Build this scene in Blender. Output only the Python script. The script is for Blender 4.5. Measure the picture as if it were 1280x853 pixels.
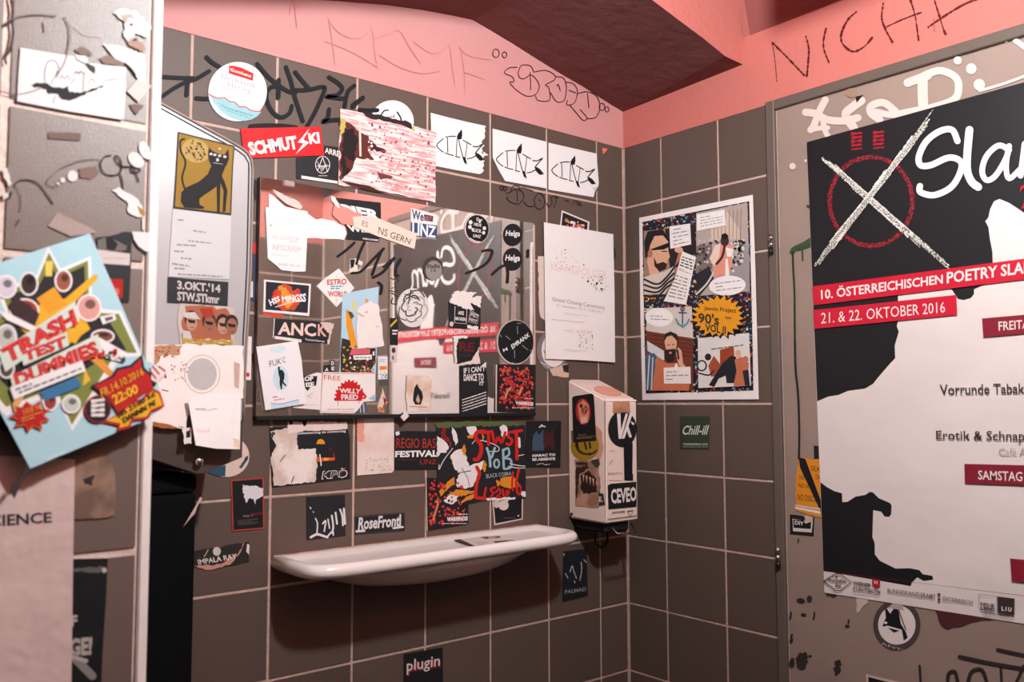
import bpy, bmesh, math, random
from mathutils import Vector, Matrix
from mathutils.geometry import tessellate_polygon
for o in list(bpy.data.objects): bpy.data.objects.remove(o)
C = bpy.context.scene.collection
# ------------------------------------------------------------------ camera, light, exposure
FZ = 0.82                                   # the floor is z = 0, calibration height 0 lies 0.82 m above it
CAM = Vector((-1.4939, -1.3862, 0.6074+FZ))
FW = Vector((0.6374, 0.7674, 0.0691)).normalized(); RT = Vector((0.7694, -0.6388, -0.0024)).normalized()
UP = RT.cross(FW).normalized(); RT = FW.cross(UP)
FPX = 1090.14
cd = bpy.data.cameras.new('camera'); cam = bpy.data.objects.new('camera', cd); C.objects.link(cam)
cd.sensor_width = 36; cd.lens = FPX/1280*36; cd.clip_start = 0.02
cam.matrix_world = Matrix((RT, UP, -FW)).transposed().to_4x4(); cam.location = CAM
cd.dof.use_dof = True; cd.dof.focus_distance = 1.75; cd.dof.aperture_fstop = 5.6
sc = bpy.context.scene; sc.camera = cam
sc.view_settings.view_transform = 'Standard'; sc.view_settings.look = 'None'; sc.view_settings.gamma = 1
sc.view_settings.exposure = 0.0
w = bpy.data.worlds.new('world'); sc.world = w; w.use_nodes = True
w.node_tree.nodes['Background'].inputs[0].default_value = (0.45, 0.8, 1.0, 1)
w.node_tree.nodes['Background'].inputs[1].default_value = 0.035
LAMP = Vector((-0.87, -1.12, 1.345+FZ)); LAMP_R = 0.035; LAMP_E = 1510.0; LAMP_C = (0.91, 1.05, 1.07)
# ------------------------------------------------------------------ materials
def lin(c):
    c = c/255; return c/12.92 if c <= .04045 else ((c+.055)/1.055)**2.4
def rgb(c): return (lin(c[0]), lin(c[1]), lin(c[2]), 1)
MC = {}
def mat(c, rough=.62, spec=.3, var=.10, scale=60, bump=0.0, bscale=25, metal=0, rnd=0.0, c2=None, key=None, emit=0, det=4):
    k = (tuple(c), rough, spec, var, scale, bump, bscale, metal, rnd, tuple(c2) if c2 else None, emit)
    if k in MC: return MC[k]
    m = bpy.data.materials.new(key or 'surface'); m.use_nodes = True; nt = m.node_tree; N = nt.nodes; L = nt.links
    b = N['Principled BSDF']; tc = N.new('ShaderNodeTexCoord'); nz = N.new('ShaderNodeTexNoise')
    nz.inputs['Scale'].default_value = scale; nz.inputs['Detail'].default_value = det; L.new(tc.outputs['Object'], nz.inputs['Vector'])
    mx = N.new('ShaderNodeMix'); mx.data_type = 'RGBA'; L.new(nz.outputs['Fac'], mx.inputs[0])
    base = rgb(c)
    if c2: a, bb = base, rgb(c2)
    else: a = tuple(min(1, v*(1-var)) for v in base[:3])+(1,); bb = tuple(min(1, v*(1+var)) for v in base[:3])+(1,)
    if c2:
        cr = N.new('ShaderNodeValToRGB'); cr.color_ramp.elements[0].position = .42; cr.color_ramp.elements[1].position = .58
        L.new(nz.outputs['Fac'], cr.inputs[0]); L.new(cr.outputs[0], mx.inputs[0])
    mx.inputs[6].default_value = a; mx.inputs[7].default_value = bb; out = mx.outputs[2]
    if rnd:
        oi = N.new('ShaderNodeObjectInfo'); mr = N.new('ShaderNodeMapRange'); mr.inputs[3].default_value = 1-rnd; mr.inputs[4].default_value = 1+rnd
        L.new(oi.outputs['Random'], mr.inputs[0]); vm = N.new('ShaderNodeVectorMath'); vm.operation = 'SCALE'
        L.new(out, vm.inputs[0]); L.new(mr.outputs[0], vm.inputs[3]); out = vm.outputs[0]
    L.new(out, b.inputs['Base Color'])
    b.inputs['Roughness'].default_value = rough; b.inputs['Metallic'].default_value = metal
    b.inputs['Specular IOR Level'].default_value = spec
    if bump:
        n2 = N.new('ShaderNodeTexNoise'); n2.inputs['Scale'].default_value = bscale; n2.inputs['Detail'].default_value = 3
        L.new(tc.outputs['Object'], n2.inputs['Vector']); bp = N.new('ShaderNodeBump'); bp.inputs['Strength'].default_value = bump
        bp.inputs['Distance'].default_value = .01; L.new(n2.outputs['Fac'], bp.inputs['Height']); L.new(bp.outputs[0], b.inputs['Normal'])
    if emit:
        b.inputs['Emission Color'].default_value = base; b.inputs['Emission Strength'].default_value = emit
    MC[k] = m; return m
def ink(c): return mat(c, .65, .2, .08, 90)
def paper(c, bump=.25): return mat(c, .6, .3, .035, 9, bump, 14)
WHITE = (232,222,220); BLACK = (25,24,27); RED = (205,28,28); CREAM = (226,206,196); OFFW = (222,208,205)
TILE = mat((93,75,67), .48, .32, .10, 55, .12, 90, rnd=.07, key='taupe_tile')
GROUT = mat((196,162,148), .85, .2, .22, 45, .4, 120, key='grout')
PINKB = mat((204,140,137), .75, .2, .05, 7, .18, 70, key='lit_pink_paint')  # back wall pink, its stronger light put into a paler colour
PINKR = mat((196,110,101), .75, .2, .06, 7, .18, 70, key='pink_paint')
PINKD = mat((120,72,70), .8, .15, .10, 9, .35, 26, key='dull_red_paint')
METAL = mat((200,190,185), .25, .5, .05, 40, metal=1, key='chrome')
CERAM = mat((238,224,218), .18, .55, .03, 6, key='glazed_ceramic')
# ------------------------------------------------------------------ mesh helpers
def link(name, me, parent=None, loc=None):
    o = bpy.data.objects.new(name, me); C.objects.link(o)
    if parent: o.parent = parent
    if loc is not None: o.location = loc
    return o
def tag(o, label=None, cat=None, group=None, kind=None):
    if label: o['label'] = label
    if cat: o['category'] = cat
    if group: o['group'] = group
    if kind: o['kind'] = kind
    return o
def empty(name, loc, label, cat, group=None):
    o = link(name, None, None, loc); o.empty_display_size = .05; return tag(o, label, cat, group)
def from_bm(name, bm, mats, parent=None, loc=None, smooth=False):
    me = bpy.data.meshes.new(name); bmesh.ops.recalc_face_normals(bm, faces=bm.faces); bm.to_mesh(me); bm.free()
    for m in (mats if isinstance(mats, (list, tuple)) else [mats]): me.materials.append(m)
    if smooth:
        for p in me.polygons: p.use_smooth = True
    return link(name, me, parent, loc)
def box_bm(a, b, bev=0, seg=1):
    bm = bmesh.new(); bmesh.ops.create_cube(bm, size=1)
    a, b = Vector(a), Vector(b)
    for v in bm.verts: v.co = Vector([(a[i]+b[i])/2+v.co[i]*abs(b[i]-a[i]) for i in range(3)])
    if bev: bmesh.ops.bevel(bm, geom=list(bm.edges), offset=bev, segments=seg, affect='EDGES', profile=.5)
    return bm
def box(name, a, b, m, parent=None, bev=0, seg=1, loc=None): return from_bm(name, box_bm(a, b, bev, seg), m, parent, loc)
def tube(name, pts, r, m, parent=None, seg=10):
    bm = bmesh.new(); rings = []
    for i, p in enumerate(pts):
        p = Vector(p); t = (Vector(pts[min(i+1, len(pts)-1)])-Vector(pts[max(i-1, 0)])).normalized()
        s = t.cross(Vector((.13, .31, .94))).normalized(); u = s.cross(t)
        rings.append([bm.verts.new(p+(s*math.cos(k*2*math.pi/seg)+u*math.sin(k*2*math.pi/seg))*r) for k in range(seg)])
    for a, b in zip(rings, rings[1:]):
        for k in range(seg): bm.faces.new((a[k], a[(k+1) % seg], b[(k+1) % seg], b[k]))
    bm.faces.new(rings[0]); bm.faces.new(rings[-1]); return from_bm(name, bm, m, parent, smooth=True)
# ------------------------------------------------------------------ surfaces that carry paper and paint
class Pl:
    def __init__(s, p, n, ex=None):
        s.p = Vector(p); s.n = Vector(n).normalized()
    def hit(s, px, py, off=0):
        d = FW+RT*((px-640)/FPX)+UP*((426.5-py)/FPX)
        t = (s.p-CAM).dot(s.n)/d.dot(s.n); return CAM+d*t+s.n*off
BK = Pl((0, -.0008, 0), (0, -1, 0)); RW = Pl((-.0008, 0, 0), (-1, 0, 0)); DR = Pl((-.0005, 0, 0), (-1, 0, 0))
PR = Pl((0, -.4108, 0), (0, -1, 0)); MI = Pl((0, -.0123, 0), (0, -1, 0)); BX = Pl((0, -.1505, 0), (0, -1, 0))
SL = Pl((-.1865, 0, 0), (-1, 0, 0)); SF = Pl((0, -.1155, 0), (0, -1, 0))
TXT = {}
def glyphs(s, bold):
    k = (s, bold)
    if k not in TXT:
        cu = bpy.data.curves.new('t', 'FONT'); cu.body = s; cu.resolution_u = 2; cu.offset = bold; cu.size = 1
        o = bpy.data.objects.new('t', cu); C.objects.link(o); me = bpy.data.meshes.new_from_object(o)
        vs = [(v.co.x, v.co.y) for v in me.vertices]; fs = [tuple(p.vertices) for p in me.polygons]
        x0 = min(v[0] for v in vs); x1 = max(v[0] for v in vs); y0 = min(v[1] for v in vs); y1 = max(v[1] for v in vs)
        TXT[k] = ([((x-x0)/(x1-x0), (y1-y)/(y1-y0)) for x, y in vs], fs)
        bpy.data.objects.remove(o); bpy.data.curves.remove(cu); bpy.data.meshes.remove(me)
    return TXT[k]
def smooth(pts, n=5):
    if len(pts) < 3: return pts
    P = [pts[0]]+list(pts)+[pts[-1]]; out = []
    for i in range(1, len(P)-2):
        a, b, c, d = P[i-1:i+3]
        for k in range(n):
            t = k/n; out.append(tuple(.5*((2*b[j])+(-a[j]+c[j])*t+(2*a[j]-5*b[j]+4*c[j]-d[j])*t*t+(-a[j]+3*b[j]-3*c[j]+d[j])*t**3) for j in (0, 1)))
    out.append(pts[-1]); return out
def jag(pts, amp, step, seed=1, skip=()):
    r = random.Random(seed); out = []
    for i, a in enumerate(pts):
        b = pts[(i+1) % len(pts)]; out.append(a)
        if i in skip: continue
        d = math.hypot(b[0]-a[0], b[1]-a[1]); n = int(d/step)
        for k in range(1, n):
            t = k/n; j = r.uniform(-amp, amp); out.append((a[0]+(b[0]-a[0])*t+(b[1]-a[1])/d*j, a[1]+(b[1]-a[1])*t-(b[0]-a[0])/d*j))
    return out
def ell(cx, cy, rx, ry, rot=0, n=24, a0=0, a1=360):
    c, s = math.cos(math.radians(rot)), math.sin(math.radians(rot)); full = a1-a0 >= 360; o = []
    for k in range(n if full else n+1):
        a = math.radians(a0+(a1-a0)*k/n); x, y = rx*math.cos(a), ry*math.sin(a); o.append((cx+x*c-y*s, cy+x*s+y*c))
    return o
def burst(cx, cy, rx, ry, n, inner=.75, rot=0, seed=3):
    r = random.Random(seed); o = []
    for k in range(n*2):
        a = math.pi*k/n+rot; q = (1+r.uniform(-.07, .07)) if k % 2 == 0 else inner; o.append((cx+rx*q*math.cos(a), cy+ry*q*math.sin(a)))
    return o
DIM = {}
def AUTO(name, cat, pl):
    w_ = {id(MI): 'the mirror', id(BK): 'the back wall tiles', id(DR): 'the door', id(PR): 'the pier', id(BX): 'the towel dispenser', id(SL): 'the soap dispenser', id(SF): 'the soap dispenser', id(RW): 'the right wall'}.get(id(pl))
    return {'sticker': 'stickers on ', 'paper scrap': 'torn paper scraps on '}[cat]+w_ if w_ and cat in ('sticker', 'paper scrap') else None
class Sheet:
    """a flat thing (or painted mark) lying on surface pl; every coordinate is read in view = (x0, y0, scale)"""
    def __init__(s, name, label, cat, pl, view, outline, m, off=.0003, th=.0004, parent=None, group=None, parts=True, step=.00004):
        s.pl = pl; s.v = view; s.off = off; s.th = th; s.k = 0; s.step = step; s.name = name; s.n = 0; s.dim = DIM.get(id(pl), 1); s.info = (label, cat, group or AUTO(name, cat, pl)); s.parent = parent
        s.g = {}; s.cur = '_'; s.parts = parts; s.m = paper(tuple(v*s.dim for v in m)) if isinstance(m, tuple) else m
        if outline:
            s.out = outline; c = s.P(sum(p[0] for p in outline)/len(outline), sum(p[1] for p in outline)/len(outline), 0)
            s.org = c; s.base(outline)
        else: s.org = None
    def P(s, x, y, h):
        q = s.pl.hit(s.v[0]+x/s.v[2], s.v[1]+y/s.v[2], h); return q
    def grp(s, name=None):
        n = name or s.cur
        if n not in s.g: s.g[n] = ([], [], [], [])
        return s.g[n]
    def mi(s, g, m):
        if m not in g[3]: g[3].append(m)
        return g[3].index(m)
    def base(s, pts):
        g = s.grp('_'); V, Fc, M, _ = g; i = s.mi(g, s.m); n = len(pts)
        top = [s.P(x, y, s.off+s.th) for x, y in pts]; bot = [s.P(x, y, s.off) for x, y in pts]
        b = len(V); V += top+bot
        for t in tessellate_polygon([[Vector((x, y, 0)) for x, y in pts]]): Fc.append(tuple(b+q for q in t)); M.append(i)
        for k in range(n): Fc.append((b+k, b+(k+1) % n, b+n+(k+1) % n, b+n+k)); M.append(i)
    def h(s): s.k += 1; return s.off+s.th+s.step*s.k
    def add(s, V2, F2, m, part=None, h=None):
        if isinstance(m, tuple):
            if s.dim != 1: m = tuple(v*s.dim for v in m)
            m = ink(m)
        if part in ('banner', 'lettering'): s.n += 1; part = '%s#%d' % (part, s.n)
        h = h or s.h(); g = s.grp(part); V, Fc, M, _ = g; i = s.mi(g, m); b = len(V)
        V += [s.P(x, y, h) for x, y in V2]; Fc += [tuple(b+q for q in f) for f in F2]; M += [i]*len(F2)
        if s.org is None: s.org = V[0].copy()
    def poly(s, pts, m, part=None, h=None):
        s.add(pts, tessellate_polygon([[Vector((x, y, 0)) for x, y in pts]]), m, part, h); return s
    def disc(s, cx, cy, rx, ry, m, rot=0, n=20, part=None): return s.poly(ell(cx, cy, rx, ry, rot, n), m, part)
    def line(s, pts, w, m, part=None, curve=True, taper=False, rough=0, seed=1):
        p = smooth(pts) if curve else list(pts); r = random.Random(seed); V2 = []; F2 = []; n = len(p)
        if rough:
            q = []
            for a, b in zip(p, p[1:]):
                d = math.hypot(b[0]-a[0], b[1]-a[1]); m_ = max(1, int(d/(w*.8)))
                q += [(a[0]+(b[0]-a[0])*k/m_, a[1]+(b[1]-a[1])*k/m_) for k in range(m_)]
            p = q+[p[-1]]; n = len(p)
        for i in range(n):
            a = p[max(0, i-1)]; b = p[min(n-1, i+1)]; dx, dy = b[0]-a[0], b[1]-a[1]; d = math.hypot(dx, dy) or 1
            ww = w/2*(1-.75*i/(n-1) if taper else 1)*(1+r.uniform(-rough, rough)); x, y = p[i]
            V2 += [(x-dy/d*ww, y+dx/d*ww), (x+dy/d*ww, y-dx/d*ww)]
            if i: F2.append((2*i-2, 2*i-1, 2*i+1, 2*i))
        for e in (p[0], p[-1]):
            if rough or taper and e is p[-1]: continue
            o2 = p[1] if e is p[0] else p[-2]; an = math.degrees(math.atan2(e[1]-o2[1], e[0]-o2[0])); b = len(V2)
            V2 += ell(e[0], e[1], w/2, w/2, an, 6, -90, 90); F2.append(tuple(range(b, b+7)))
        s.add(V2, F2, m, part); return s
    def ring(s, cx, cy, rx, ry, w, m, rough=0, part=None, a0=0, a1=360, n=36):
        p = ell(cx, cy, rx, ry, 0, n, a0, a1); p = p+[p[0]] if a1-a0 >= 360 else p
        return s.line(p, w, m, part, curve=False, rough=rough)
    def text(s, t, q, m, bold=.0, part=None):
        """q: the four corners TL TR BR BL, or (x0, y0, x1, y1)"""
        if not isinstance(q[0], (tuple, list)): q = [(q[0], q[1]), (q[2], q[1]), (q[2], q[3]), (q[0], q[3])]
        vs, fs = glyphs(t, bold); V2 = []
        hp = math.hypot(q[3][0]-q[0][0], q[3][1]-q[0][1])/s.v[2]; part = part or ('lettering' if hp > 5.5 else 'small_print')
        for u, v in vs:
            V2.append(tuple((q[0][j]*(1-u)+q[1][j]*u)*(1-v)+(q[3][j]*(1-u)+q[2][j]*u)*v for j in (0, 1)))
        s.add(V2, fs, m, part if s.parts else None); return s
    def tiny(s, q, rows, m, seed=1, fill=.45, part='small_print'):
        """rows of print too small to read"""
        if not isinstance(q[0], (tuple, list)): q = [(q[0], q[1]), (q[2], q[1]), (q[2], q[3]), (q[0], q[3])]
        r = random.Random(seed); V2 = []; F2 = []
        W = math.hypot(q[1][0]-q[0][0], q[1][1]-q[0][1]); H = math.hypot(q[3][0]-q[0][0], q[3][1]-q[0][1])/rows
        for k in range(rows):
            u = r.uniform(0, .06)
            while u < 1:
                l = r.uniform(.8, 2.6)*H*.8/W; e = min(1, u+l); v0 = (k+.5-fill/2)/rows; v1 = (k+.5+fill/2)/rows; b = len(V2)
                for uu, vv in ((u, v0), (e, v0), (e, v1), (u, v1)):
                    V2.append(tuple((q[0][j]*(1-uu)+q[1][j]*uu)*(1-vv)+(q[3][j]*(1-uu)+q[2][j]*uu)*vv for j in (0, 1)))
                F2.append((b, b+1, b+2, b+3)); u = e+H*.35/W
                if r.random() < .06: break
        s.add(V2, F2, m, part if s.parts else None); return s
    def specks(s, pts, n, size, cols, seed=1, part=None, sides=3):
        """small printed shapes scattered inside polygon pts"""
        r = random.Random(seed); xs = [p[0] for p in pts]; ys = [p[1] for p in pts]; hs = {}; B = {}
        def inside(x, y):
            c = False; j = len(pts)-1
            for i in range(len(pts)):
                a, b = pts[i], pts[j]
                if (a[1] > y) != (b[1] > y) and x < (b[0]-a[0])*(y-a[1])/(b[1]-a[1])+a[0]: c = not c
                j = i
            return c
        for _ in range(n):
            for t in range(30):
                x, y = r.uniform(min(xs), max(xs)), r.uniform(min(ys), max(ys))
                if inside(x, y): break
            col = cols[r.randrange(len(cols))]; V2, F2 = B.setdefault(col, ([], [])); b = len(V2); z = r.uniform(.6, 1.2)*size
            V2 += ell(x, y, z, z*r.uniform(.6, 1.1), r.uniform(0, 180), sides); F2.append(tuple(range(b, b+sides)))
        for col, (V2, F2) in B.items(): s.add(V2, F2, col, part)
        return s
    def done(s):
        objs = {}
        for n in sorted(s.g, key=lambda q: q != '_'):
            V, Fc, M, mats = s.g[n]
            if not V: continue
            nm = n.split('#')[0]
            if nm == 'print': nm = 'printed_picture'
            me = bpy.data.meshes.new(s.name if n == '_' else nm); me.from_pydata([tuple(v-s.org) for v in V], [], Fc)
            me.polygons.foreach_set('material_index', M)
            for m in mats: me.materials.append(m)
            me.update()
            if n == '_': o = link(s.name, me, s.parent, s.org if not s.parent else s.org-s.parent.location); root = o
            else:
                o = link(nm, me, root)
                if nm in ('printed_picture', 'small_print'): o['kind'] = 'stuff'
            objs[n] = o
        l, c, g = s.info; tag(root, l, c, g)
        if s.parent and (s.name in ('handwriting', 'stain') or 'strokes' in l or 'loops' in l or 'smears' in l): root['kind'] = 'stuff'
        return root
ID = (0, 0, 1)
DIM.update({id(PR): .86, id(BX): .80})  # sheets close to the lamp darkened in colour to offset its strong light
# ------------------------------------------------------------------ the room
def z(v): return v+FZ
JB = [-.0887, -.2429, -.399, -.5549, -.71, -.8661, -1.0125, -1.165, -1.3165]
JR = [-.1142, -.2707]
ROWS = [z(v) for v in (.0007, .15, .3012, .45, .6018, .7555, .9076, 1.0594)]
low = ROWS[0]; 
while low > .155: low -= .15; ROWS.insert(0, low)
TOP = z(1.2036); CE = z(1.56); LX = -2.25; YO = -1.525
_bm = box_bm((-.5, -.5, -.5), (.5, .5, .5)); tile_mesh = bpy.data.meshes.new('tile')
bmesh.ops.bevel(_bm, geom=[e for e in _bm.edges], offset=.006, segments=1, affect='EDGES'); _bm.to_mesh(tile_mesh); _bm.free(); tile_mesh.materials.append(TILE)
rt = random.Random(4)
tile_mesh2 = tile_mesh.copy(); tile_mesh2.materials[0] = mat((106,87,79), .40, .6, .10, 55, .12, 90, rnd=.05, key='lit_taupe_tile')  # same tile, the pier's brighter light put into a lighter colour
GROUT2 = mat((214,188,176), .8, .2, .12, 30, .3, 90, key='lit_grout')  # same grout, lightened in colour for the brightly lit pier
def tiles(wall, ax, surf, sgn, cuts, rows, g=.0052, tm=None):
    """ax: 0 = wall plane x = surf, 1 = wall plane y = surf; sgn: side the faces look to"""
    n = 0
    for a, b in zip(cuts, cuts[1:]):
        lo, hi = min(a, b), max(a, b)
        for c, d in zip(rows, rows[1:]):
            if hi-lo < .012 or d-c < .012: continue
            o = link('tile', tm or tile_mesh, wall); m = (lo+hi)/2; t = .006; j = rt.uniform(-.0004, .0002)*sgn
            if ax == 1: o.location = (m, surf-sgn*t/2+j, (c+d)/2); o.scale = (hi-lo-g, t, d-c-g)
            else: o.location = (surf-sgn*t/2+j, m, (c+d)/2); o.scale = (t, hi-lo-g, d-c-g)
            n += 1
def wallbox(name, a, b, m, **k): return tag(box(name, a, b, m, **k), kind='structure')
RR = [0]+ROWS+[TOP]
# back wall: grout bed, tiles, painted band above
wb = wallbox('wall_back', (LX, .0015, 0), (.0, .12, TOP-.002), GROUT)
tiles(wb, 1, 0, -1, [-.002]+JB+[-1.47, -1.62, -1.77, -1.92, -2.07, -2.22], RR)
box('painted_band', (LX, -.0006, TOP-.002), (.0, .12, CE), PINKB, wb)
# right wall: tiles from the corner to the door, and beyond the door
wr = wallbox('wall_right', (.0015, YO, 0), (.12, .12, TOP-.002), GROUT)
D0, D1, DT = -.3925, -1.062, z(1.2055)
tiles(wr, 0, 0, -1, [-.002]+JR+[D0+.001], RR); tiles(wr, 0, 0, -1, [D1-.002, -1.205, -1.36, -1.515], RR)
box('painted_band', (-.0006, YO, TOP-.002), (.12, .12, z(1.3575)), PINKR, wr)
# steep plaster slope above the ledge of the right wall
bm = bmesh.new()
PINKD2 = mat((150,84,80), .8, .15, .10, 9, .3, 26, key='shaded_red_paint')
vs = [bm.verts.new(v) for v in ((.03, -.338, z(1.3575)), (.03, YO, z(1.3575)), (-.02, YO, CE), (-.02, -.338, CE), (.12, -.338, z(1.3575)), (.12, YO, z(1.3575)), (.12, YO, CE), (.12, -.338, CE))]
for f in ((0, 1, 2, 3), (4, 5, 6, 7), (0, 3, 7, 4), (1, 2, 6, 5), (2, 3, 7, 6), (0, 1, 5, 4)): bm.faces.new([vs[i] for i in f])
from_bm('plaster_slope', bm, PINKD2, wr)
box('plaster_block', (-.0006, -.338, z(1.3575)), (.12, .12, CE), PINKR, wr)
# opposite wall (seen in the mirror)
wo = wallbox('wall_front', (LX, YO-.12, 0), (0, YO-.0015, z(1.188)), GROUT)
tiles(wo, 1, YO, 1, [0, -.12, -.27, -.42, -.57, -.72, -.87, -1.02, -1.17, -1.32, -1.47, -1.62, -1.77, -1.92, -2.07, -2.22], [0]+ROWS+[z(1.188)])
box('painted_band', (LX, YO-.12, z(1.188)), (0, YO+.0006, CE), PINKR, wo)
DARKW = mat((52,44,44), .7, .2, .1, 12, .2, 40, key='dark_wall_paint')
wl = wallbox('wall_left', (LX-.1, YO-.1, 0), (LX, .1, CE), DARKW)
fl = wallbox('floor', (LX-.1, YO-.1, -.08), (.1, .1, 0), DARKW)
fc = [LX+.15*i for i in range(16)]
for i in range(15):
    for j in range(10):
        o = link('tile', tile_mesh, fl); o.location = (LX+.075+.15*i, -.075-.15*j, .002); o.scale = (.146, .146, .006)
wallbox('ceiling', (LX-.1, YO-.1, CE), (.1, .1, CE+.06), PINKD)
# pier: the near wall on the left
PX = -1.1900
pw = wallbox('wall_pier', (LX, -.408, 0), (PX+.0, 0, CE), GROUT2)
pj = [PX-.0085, -1.3385, -1.49, -1.64, -1.79, -1.94, -2.09, -2.24]
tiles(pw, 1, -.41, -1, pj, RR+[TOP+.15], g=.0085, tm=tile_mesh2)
box('corner_trim', (PX-.0095, -.4125, 0), (PX+.0015, 0, CE), mat((232,216,210), .35, .5, .05, 30, .1, 60, key='trim_white'), pw, bev=.002)
box('corner_trim', (-.298, YO-.001, 0), (-.262, YO+.008, CE-.01), mat((232,196,190), .5, .3, .05, 30, key='trim_pale'), wo, bev=.002)
# vaulted soffit in the corner
prof = [(.0, 1.290), (-.06, 1.303), (-.13, 1.320), (-.20, 1.3335), (-.27, 1.349), (-.34, 1.3655), (-.40, 1.378), (-.447, 1.387), (-.50, 1.381), (-.565, 1.3725), (-.655, 1.357), (-.79, 1.326), (-.907, 1.293), (-1.02, 1.262), (-1.2, 1.21)]
bm = bmesh.new(); yf = -.338
a = [bm.verts.new((x, .0, z(h))) for x, h in prof]; b = [bm.verts.new((x, yf, z(h)+(.012 if i < 1 else .004*min(i, 3)/3))) for i, (x, h) in enumerate(prof)]
c = [bm.verts.new((x, .0, CE)) for x, h in prof]; d = [bm.verts.new((x, yf, CE)) for x, h in prof]
for i in range(len(prof)-1):
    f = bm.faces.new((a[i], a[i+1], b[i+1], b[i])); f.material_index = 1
    bm.faces.new((b[i], b[i+1], d[i+1], d[i])); bm.faces.new((a[i], c[i], c[i+1], a[i+1])); bm.faces.new((c[i], d[i], d[i+1], c[i+1]))
bm.faces.new((a[0], b[0], d[0], c[0])); bm.faces.new((a[-1], c[-1], d[-1], b[-1]))
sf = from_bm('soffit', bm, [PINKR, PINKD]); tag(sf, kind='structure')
wallbox('unseen_blocker', (-.36, YO, z(1.348)), (-.30, -.70, CE), PINKR)  # added beam out of view, keeps lamp light off the plaster slope
# ------------------------------------------------------------------ door on the right wall
DOORM = mat((148,124,113), .5, .35, .17, 7, .06, 40, c2=None, key='beige_laminate'); FRAMEM = mat((98,84,76), .45, .4, .06, 30, key='grey_brown_frame')
dr = tag(link('door_1', None, None, (0, -.72, 0)), kind='structure')
def rel(a): return (a[0]-0, a[1]+.72, a[2])
box('door_leaf', rel((0, D0-.0215, .01)), rel((.04, D1+.006, DT-.021)), DOORM, dr, bev=.0015)
for nm, a, b2 in (('frame_post', (-.007, D0, 0), (.04, D0-.0195, DT)), ('frame_post', (-.007, D1, 0), (.04, D1+.004, DT)), ('frame_head', (-.007, D0-.0195, DT-.0195), (.04, D1+.004, DT))):
    box(nm, rel(a), rel(b2), FRAMEM, dr, bev=.0015)
for hz in (.30, .91):
    for q, (h0, h1, mm) in enumerate(((.012, .025, METAL), (-.001, .011, METAL), (-.014, -.002, mat(BLACK, .5, .4, key='black_steel')))):
        y0 = -.4015+.72; tube('hinge', [(-.011, y0, z(hz)+h0), (-.011, y0, z(hz)+h1)], .0042, mm, dr, 12)
tube('door_handle', [(0, -1.0+.72, .98), (-.03, -1.0+.72, .98), (-.04, -1.0+.735, .98), (-.04, -.89+.72, .98)], .007, METAL, dr, 10)
# ------------------------------------------------------------------ lamp
lampo = empty('ceiling_lamp', (LAMP.x, LAMP.y, CE), 'small round bare bulb lamp hanging from the pink ceiling', 'lamp')
tube('socket', [(0, 0, 0), (0, 0, LAMP.z-CE+.046)], .016, mat(WHITE, key='white_plastic'), lampo, 16)
bm = bmesh.new(); bmesh.ops.create_uvsphere(bm, u_segments=16, v_segments=10, radius=1)
for v in bm.verts: v.co = Vector((v.co.x*.026, v.co.y*.026, v.co.z*.048))
gm = bpy.data.materials.new('glowing_glass'); gm.use_nodes = True; gb = gm.node_tree.nodes['Principled BSDF']
gb.inputs['Emission Color'].default_value = (*LAMP_C, 1); gb.inputs['Emission Strength'].default_value = LAMP_E
from_bm('bulb', bm, gm, lampo, (0, 0, LAMP.z-CE), smooth=True)
# ------------------------------------------------------------------ mirror
mg = bpy.data.materials.new('mirror_glass'); mg.use_nodes = True; q = mg.node_tree.nodes['Principled BSDF']
nzm = mg.node_tree.nodes.new('ShaderNodeTexNoise'); nzm.inputs['Scale'].default_value = 8; mrm = mg.node_tree.nodes.new('ShaderNodeMapRange')
mrm.inputs[3].default_value = .008; mrm.inputs[4].default_value = .045; mg.node_tree.links.new(nzm.outputs['Fac'], mrm.inputs[0]); mg.node_tree.links.new(mrm.outputs[0], q.inputs['Roughness'])
q.inputs['Base Color'].default_value = (.90, .88, .87, 1); q.inputs['Metallic'].default_value = 1
_nt = mg.node_tree; _d = _nt.nodes.new('ShaderNodeBsdfDiffuse'); _d.inputs[0].default_value = rgb((214,178,160)); _m = _nt.nodes.new('ShaderNodeMixShader')
_n2 = _nt.nodes.new('ShaderNodeTexNoise'); _n2.inputs['Scale'].default_value = 11; _r2 = _nt.nodes.new('ShaderNodeMapRange'); _r2.inputs[3].default_value = .03; _r2.inputs[4].default_value = .13
_nt.links.new(_n2.outputs['Fac'], _r2.inputs[0]); _nt.links.new(_r2.outputs[0], _m.inputs[0]); _nt.links.new(q.outputs[0], _m.inputs[1]); _nt.links.new(_d.outputs[0], _m.inputs[2]); _nt.links.new(_m.outputs[0], _nt.nodes['Material Output'].inputs[0])
mr_ = empty('mirror', (-.595, 0, z(.581)), 'wide frameless wall mirror covered in stickers, reflecting the door and its poster', 'mirror')
def mrel(a): return (a[0]+.595, a[1], a[2]-z(.581))
box('glass', mrel((-.8985, -.012, z(.584))), mrel((-.2915, -.006, z(.9835))), mg, mr_)
box('backing', mrel((-.896, -.006, z(.588))), mrel((-.294, -.0015, z(.980))), mat((70,58,54), .7, key='dark_backing'), mr_)
box('bottom_rail', mrel((-.900, -.0155, z(.5775))), mrel((-.290, 0, z(.5845))), mat(BLACK, .5, .3, key='black_rail'), mr_, bev=.001)
box('side_rail', mrel((-.2925, -.014, z(.580))), mrel((-.2895, -.0, z(.980))), mat((196,150,136), .4, .4, key='edge_strip'), mr_, bev=.0006)
box('side_rail', mrel((-.900, -.0135, z(.580))), mrel((-.8985, -.0, z(.984))), mat((110,90,84), .5, .4, key='dark_edge'), mr_, bev=.0006)
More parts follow.
